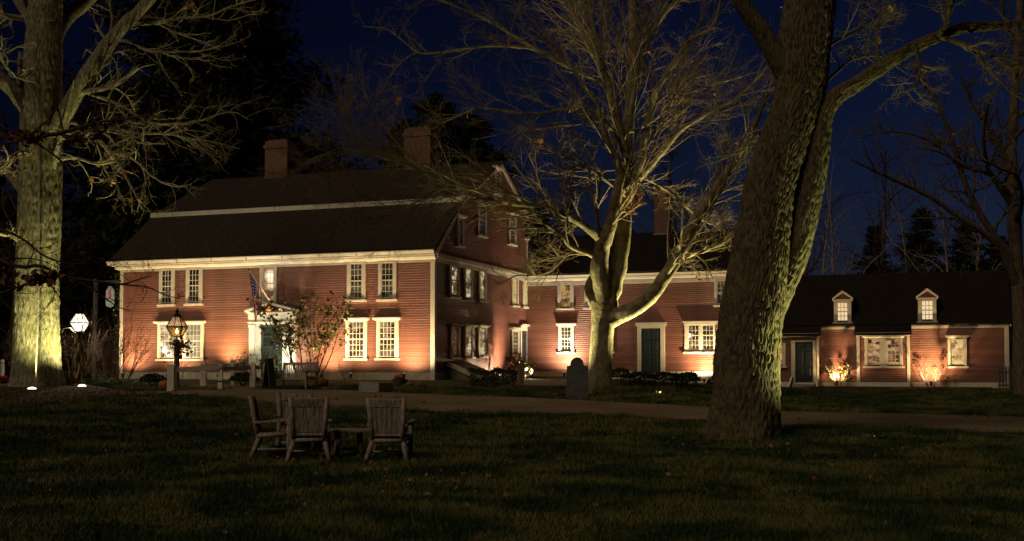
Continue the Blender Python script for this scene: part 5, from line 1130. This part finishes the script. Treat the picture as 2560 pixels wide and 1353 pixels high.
# ------------------------------------------------------------------ hanging sign
sp_ = gp(262, 951)+Vector((0,.6,0)); SY = sp_.y
sg = empty('hanging_sign', sp_, HROT, 'pale shaped inn sign with faint red emblem hanging in the dark brush', 'sign')
zt, zb = atd(268,716,SY).z-sp_.z, atd(268,770,SY).z-sp_.z; wS = 12.5*SY/F
MB().box(-.9,-.76,-.07,.07,-.1,zt+.35).build('post', BARKD, sg); MB().bar((-.82,0,zt+.22),(.55,0,zt+.22),.08,.10).build('arm', BARKD, sg)
prof = [(-wS,zb+.16),(-wS*.75,zb+.06),(-wS*.35,zb+.07),(0,zb),(wS*.35,zb+.07),(wS*.75,zb+.06),(wS,zb+.16),(wS,zt-.2),(wS*.7,zt-.12),(wS*.3,zt),(-wS*.3,zt),(-wS*.7,zt-.12),(-wS,zt-.2)]
MB().prism(prof, 'y', -.03, .03).build('board', mat('faded_sign_paint', (.42,.40,.40), .6, .1, 5), sg)
MB().box(-wS+.03, wS-.03, -.034, -.031, zb+.30, zb+.34).build('painted_line', SLATE, sg)
em = MB(); em.prism([(-.03,zb+.42),(.06,zb+.44),(.09,zb+.6),(.04,zb+.72),(.10,zb+.84),(.03,zb+.88),(-.03,zb+.76),(-.10,zb+.70),(-.02,zb+.62),(-.07,zb+.5)], 'y', -.036, -.031); em.build('emblem', mat('faded_red', (.45,.10,.06), .6), sg)
for x in (-wS*.6, wS*.6): MB().tube([(x,0,zt-.16),(x,0,zt+.2)], [.008,.008], 5).build('hanger', IRON, sg)

# ------------------------------------------------------------------ white gate and rails
def wpost(parent, p, base, w, h, cap=True, hinge=False):
    q = p-base; b = MB(); b.box(q.x-w/2,q.x+w/2,q.y-w/2,q.y+w/2,q.z-.05,q.z+h); o = b.build('post', WHITE, parent, bevel=.01)
    if cap: c = MB(); c.hexa([(q.x-w*.6,q.y-w*.6,q.z+h),(q.x+w*.6,q.y-w*.6,q.z+h),(q.x+w*.6,q.y+w*.6,q.z+h),(q.x-w*.6,q.y+w*.6,q.z+h),(q.x-w*.2,q.y-w*.2,q.z+h+w*.5),(q.x+w*.2,q.y-w*.2,q.z+h+w*.5),(q.x+w*.2,q.y+w*.2,q.z+h+w*.5),(q.x-w*.2,q.y+w*.2,q.z+h+w*.5)]); c.build('post_cap', WHITE, o)
    if hinge:
        for z in (.35,.85): MB().box(q.x-w/2-.02,q.x+w/2+.02,q.y-w/2-.015,q.y-w/2-.002,q.z+h*z-.02,q.z+h*z+.02).build('hinge_strap', IRON, o)
    return o
p1, p3, p5 = gp(428,979), gp(551,976), gp(632,972); f1 = empty('white_gate', p1, 0, 'white bar gate of heavy posts and one thick rail in front of the gas lantern', 'fence')
hgt = lambda p, py: atd(0, py, p.y).z-p.z
wpost(f1, p1, p1, .25, hgt(p1,912), False); wpost(f1, p3, p1, .17, hgt(p3,911), False, True); wpost(f1, p5, p1, .20, hgt(p5,911))
za, zb_ = hgt(p1,925), hgt(p3,918); b = MB(); b.bar(Vector((.08,.0,za)), p3-p1+Vector((.05,-.02,zb_)), .10, .17); b.build('gate_bar', WHITE, f1, bevel=.01)
b = MB(); b.bar(p3-p1+Vector((.05,.05,zb_-.06)), p5-p1+Vector((0,.05,hgt(p5,919))), .08, .15); b.build('rail', OFFW, f1, bevel=.01)
p6 = gp(664,971); b = MB(); b.bar(p5-p1+Vector((.1,.05,hgt(p5,919))), p6-p1+Vector((0,.05,hgt(p6,917))), .08, .15); b.build('rail', OFFW, f1, bevel=.01); wpost(f1, p6, p1, .16, hgt(p6,912))
p2, p4 = gp(509,968), gp(582,966); f2 = empty('white_rail_fence', p2, 0, 'white post and rail fence behind the gate on the brick apron', 'fence')
wpost(f2, p2, p2, .23, hgt(p2,912)); wpost(f2, p4, p2, .15, hgt(p4,903)); b = MB(); b.bar(Vector((.1,0,hgt(p2,916))), gp(596,965)-p2+Vector((0,0,hgt(gp(596,965),913))), .08, .15); b.build('rail', WHITE, f2, bevel=.01)

# ------------------------------------------------------------------ bench
bp_ = gp(735, 971); bench = empty('bench', bp_, R(-34), 'weathered slatted wooden garden bench beside the front door', 'bench'); BW = 1.75
for x in (-BW/2, BW/2):
    MB().box(x-.035,x+.035,-.30,-.23,-.03,.62).build('front_leg', BENCHW, bench, bevel=.006); MB().bar((x,.26,-.03),(x,.36,.98),.07,.06,up=(0,-1,0)).build('back_leg', BENCHW, bench)
    MB().box(x-.05,x+.05,-.36,.30,.621,.66).build('arm', BENCHW, bench, bevel=.008); MB().box(x-.02,x+.02,-.228,.27,.34,.40).build('side_rail', BENCHW, bench)
MB().box(-BW/2+.036,BW/2-.036,-.29,-.24,.34,.42).build('apron', BENCHW, bench)
for k in range(6): y = -.30+k*.095; MB().box(-BW/2+.04,BW/2-.04,y,y+.08,.421+.002*abs(k-3),.445).build('seat_slat', BENCHW, bench)
MB().bar((-BW/2+.036,.35,.93),(BW/2-.036,.35,.93),.05,.11).build('top_rail', BENCHW, bench); MB().bar((-BW/2+.036,.30,.50),(BW/2-.036,.30,.50),.04,.06).build('back_rail', BENCHW, bench)
for k in range(17): x = -BW/2+.12+k*(BW-.24)/16; MB().bar((x,.305,.53),(x,.345,.875),.045,.018,up=(0,-1,0)).build('back_slat', BENCHW, bench)
# sandwich board
sb = empty('sandwich_board', gp(673,972), R(78), 'black folding sandwich board seen edge on between gate and bench', 'sign')
for s in (-1,1): b = MB(); b.bar((0,s*.16,-.02),(0,s*.015,1.15),.62,.025,up=(0,1,0)); b.build('panel', SLATE, sb, bevel=.004)
MB().tube([(-.3,-.03,1.13),(-.3,.03,1.13)], [.015,.015], 6).build('hinge', IRON, sb)
# granite mounting block, slate marker, posts, hatch
gblk = empty('granite_block', gp(922,981), R(-24), 'rough granite mounting block at the edge of the drive', 'stone')
b = MB(); V0 = [(-.42,-.0,-.05),(.42,-.02,-.05),(.44,1.0,-.05),(-.40,1.0,-.05),(-.41,.0,.36),(.41,.0,.35),(.42,.97,.33),(-.4,.98,.36)]; b.hexa(V0); b.build('block', GRANITE, gblk, bevel=.025)
ms = empty('slate_marker', gp(1443,996), R(-6), 'tall dark slate milestone with round shouldered top by the grey tree', 'milestone')
hm = atd(1443,887,gp(1443,996).y).z-gp(1443,996).z; wm = .36
prof = [(-wm*1.04,-.1),(wm*1.02,-.1),(wm*.94,hm*.74),(wm*.60,hm*.75)]+[(wm*.62*math.cos(a), hm*.76+wm*.70*math.sin(a)) for a in np.linspace(.0,math.pi,15)]+[(-wm*.60,hm*.75),(-wm*.9,hm*.74)]
b = MB(); b.prism(prof, 'y', -.06, .06); b.build('slab', SLATE, ms, bevel=.008)
pst = empty('wooden_post', gp(1303,968), .2, 'short square weathered post at the end of the short hedge', 'post'); hp = hgt(gp(1303,968),907); b = MB(); b.box(-.09,.09,-.09,.09,-.08,hp-.03); b.hexa([(-.09,-.09,hp-.03),(.09,-.09,hp-.03),(.09,.09,hp-.03),(-.09,.09,hp-.03),(-.05,-.05,hp),(.05,-.05,hp),(.05,.05,hp),(-.05,.05,hp)]); b.build('shaft', POSTW, pst)
pst = empty('wooden_post', gp(5,955), .1, 'short pale post left of the pale oak trunk', 'post'); MB().lathe([(.09,-.1),(.09,.75),(.06,.80),(.10,.86),(.07,.95),(.02,.98)], 10).build('shaft', BENCHW, pst)
ch = empty('cellar_hatch', wl(C0,.03,1.4), HROT, 'sloping cellar hatch with pale side board against the gable wall', 'hatch')
b = MB(); b.prism([(.02,-.1),(1.75,-.1),(1.75,.10),(.02,.78)], 'y', -.1, 2.6); b.build('cheek_wall', BRICK, ch)
for k in range(7): y = -.14+k*.39; b = MB(); b.bar((.0,y+.19,.84),(1.85,y+.19,.12),.37,.045); b.build('plank', CLAPD, ch)
b = MB(); b.bar((.1,-.16,.76),(1.85,-.16,.06),.05,.22); b.build('side_board', OFFW, ch)
lb = empty('leaning_board', wl(C0,1.7,1.6), HROT, 'pale board leaning on the cellar hatch', 'board'); b = MB(); b.bar((.35,-.1,-.02),(.15,.8,1.05),.16,.03,up=(1,0,0)); b.build('plank', BENCHW, lb)

# ------------------------------------------------------------------ flag
def flagmat():
    m = bpy.data.materials.new('flag_cloth'); m.use_nodes = True; n, l = m.node_tree.nodes, m.node_tree.links; b = n['Principled BSDF']; b.inputs['Roughness'].default_value = .8
    u = n.new('ShaderNodeUVMap'); s = n.new('ShaderNodeSeparateXYZ'); l.new(u.outputs[0], s.inputs[0])
    def mth(op, a, bb): q = n.new('ShaderNodeMath'); q.operation = op; (l.new(a, q.inputs[0]) if hasattr(a,'links') else setattr(q.inputs[0],'default_value',a)); (l.new(bb, q.inputs[1]) if hasattr(bb,'links') else setattr(q.inputs[1],'default_value',bb)); return q.outputs[0]
    st = mth('GREATER_THAN', mth('MODULO', mth('MULTIPLY', s.outputs[0], 13), 2.0), 1.0)
    mx = n.new('ShaderNodeMixRGB'); l.new(st, mx.inputs[0]); mx.inputs[1].default_value = (.42,.03,.03,1); mx.inputs[2].default_value = (.72,.66,.58,1)
    can = mth('MULTIPLY', mth('LESS_THAN', s.outputs[0], 7/13), mth('LESS_THAN', s.outputs[1], .40))
    fx = mth('SUBTRACT', mth('MODULO', mth('MULTIPLY', s.outputs[0], 13*.72), 1.0), .5); fy = mth('SUBTRACT', mth('MODULO', mth('MULTIPLY', s.outputs[1], 15), 1.0), .5)
    star = mth('LESS_THAN', mth('ADD', mth('MULTIPLY', fx, fx), mth('MULTIPLY', fy, fy)), .06)
    m2 = n.new('ShaderNodeMixRGB'); l.new(star, m2.inputs[0]); m2.inputs[1].default_value = (.03,.035,.14,1); m2.inputs[2].default_value = (.72,.66,.6,1)
    m3 = n.new('ShaderNodeMixRGB'); l.new(can, m3.inputs[0]); l.new(mx.outputs[0], m3.inputs[1]); l.new(m2.outputs[0], m3.inputs[2]); l.new(m3.outputs[0], b.inputs['Base Color']); return m
def flag():
    def lp_(px, py, off): s, z = to_local(C0, px, py, off); return Vector((s, off, z))
    base, tip = lp_(674,751,-.42), lp_(621,675,-1.75)
    e = empty('flag', C0, HROT, 'striped flag with blue starred canton on an angled pole over the front door', 'flag')
    MB().tube([base, tip], [.028,.020], 8).build('pole', WHITE, e); MB().lathe([(.0,-.05),(.045,-.02),(.045,.02),(0,.05)], 8, tip).build('finial', IRON, e); MB().tube([base+Vector((0,.35,-.1)), base+Vector((0,.0,0))], [.05,.04], 8).build('bracket', IRON, e)
    nh, nf = 26, 40; d = (base-tip); V = []; uv = []
    hl = 1.12/d.length; a0 = tip+d*.03; bot = lp_(641,800,-1.45)
    for i in range(nh+1):
        h = i/nh; p0 = a0+d*(hl*h)
        for j in range(nf+1):
            f = j/nf; end = bot+Vector((.30*(h-.5)*.7, .10*math.sin(h*9), -.12*math.cos(h*3)+.18*h)); q = p0.lerp(end, f)
            g = min(1, f*2.5); q += Vector((.035*math.sin(h*13+f*2), .09*math.sin(h*14+1.3*f), -.10*math.sin(f*math.pi)*(1-h)))*g
            V.append(tuple(q)); uv.append((h,f))
    Q = [(i*(nf+1)+j, i*(nf+1)+j+1, (i+1)*(nf+1)+j+1, (i+1)*(nf+1)+j) for i in range(nh) for j in range(nf)]
    o = np_obj('cloth', V, Q, flagmat(), e, True); me = o.data; quad_uv(me, [uv[me.loops[k].vertex_index] for k in range(len(me.loops))])
flag()

# ------------------------------------------------------------------ rustic chairs and low table on the lawn
def rustic_chair():
    e = empty('rustic_chair', (0,0,0)); W2 = .30
    for s in (-1,1):
        MB().tube([(s*.25,.23,.30),(s*.27,.30,.66),(s*.30,.38,1.06)], [.048,.046,.043], 9).build('back_post', WOOD, e, True)
        MB().tube([(s*.25,.22,.36),(s*.35,.36,-.02)], [.046,.040], 9).build('rear_leg', WOOD, e, True)
        MB().tube([(s*.31,-.28,-.02),(s*.31,-.28,.60)], [.042,.040], 9).build('front_leg', WOOD, e, True)
        a = MB(); a.bar((s*.31,.31,.60),(s*.34,-.36,.645),.075,.045,w2=.11); a.build('arm', WOOD, e, bevel=.012)
        MB().tube([(s*.28,.26,.37),(s*.31,-.28,.40)], [.036,.036], 8).build('side_rail', WOOD, e, True)
        MB().tube([(s*.30,.27,.14),(s*.31,-.28,.14)], [.022,.022], 7).build('stretcher', WOOD, e, True)
    MB().tube([(-.31,-.28,.37),(.31,-.28,.37)], [.036,.036], 8).build('front_rail', WOOD, e, True); MB().tube([(-.29,.25,.34),(.29,.25,.34)], [.036,.036], 8).build('rear_rail', WOOD, e, True)
    MB().tube([(-.30,0,.14),(.30,0,.14)], [.02,.02], 7).build('stretcher', WOOD, e, True)
    MB().bar((-.27,.262,.45),(.27,.262,.45),.04,.08,up=(0,-.2,1)).build('back_rail', WOOD, e, bevel=.01); MB().bar((-.29,.365,.97),(.29,.365,.97),.045,.15,up=(0,.2,1)).build('back_rail', WOOD, e, bevel=.012)
    for k in range(6): x = -.205+k*.082; b = MB(); b.bar((x,.275,.47),(x*1.08,.36,.93+.01*math.sin(k*2)),.075,.022,up=(0,-1,0)); b.build('back_slat', WOOD, e, bevel=.004)
    for k in range(6): y = -.30+k*.095; b = MB(); b.box(-.29,.29,y,y+.085,.405+.004*math.sin(k*3),.43); b.build('seat_slat', WOOD, e, bevel=.006)
    return e
ch0 = rustic_chair()
for i, (px, py, rz, lab) in enumerate(((773,1154,188,'weathered log armchair with its back turned, next to the side facing one'), (975,1156,176,'weathered log armchair with its back turned, standing alone right of the low table'),
        (683,1146,98,'weathered log armchair seen side on, facing the low table'), (738,1131,14,'weathered log armchair half hidden behind the other chairs, facing the lawn'))):
    o = ch0 if i == 0 else copy_tree(ch0); p = gp(px, py-4); o.location = p+Vector((0,0,.01)); o.rotation_euler = (0,0,R(rz)); tag(o, lab, 'chair', 'rustic log chairs on the lawn')
tb = empty('low_table', gp(872,1142), R(12), 'low round topped log table among the weathered log armchairs', 'table')
for k in range(7): x = -.36+k*.12; w = .44*math.sqrt(max(.1,1-(x/.5)**2)); b = MB(); b.box(x-.056,x+.056,-w,w,.44,.475); b.build('top_plank', WOOD, tb, bevel=.006)
for a in range(4): t = a*math.pi/2+.78; MB().tube([(.30*math.cos(t),.30*math.sin(t),-.02),(.26*math.cos(t),.26*math.sin(t),.44)], [.042,.042], 9).build('leg', WOOD, tb, True)
MB().tube([(.21,.21,.14),(-.21,-.21,.14)], [.024,.024], 7).build('stretcher', WOOD, tb, True); MB().tube([(.21,-.21,.14),(-.21,.21,.14)], [.024,.024], 7).build('stretcher', WOOD, tb, True)

# ------------------------------------------------------------------ far right: dark picket run and pale panel
pf = empty('picket_fence', gp(2532,982)+Vector((0,1.0,0)), HROT, 'short dark picket fence past the right corner board of the low building', 'fence')
for k in range(7): x = -.12+k*.13; b = MB(); b.prism([(x-.04,-.05),(x+.04,-.05),(x+.04,1.05),(x,1.13),(x-.04,1.05)], 'y', -.015, .015); b.build('picket', SLATE, pf)
for z in (.3,.85): MB().box(-.2,.9,.016,.06,z-.04,z+.04).build('rail', SLATE, pf)
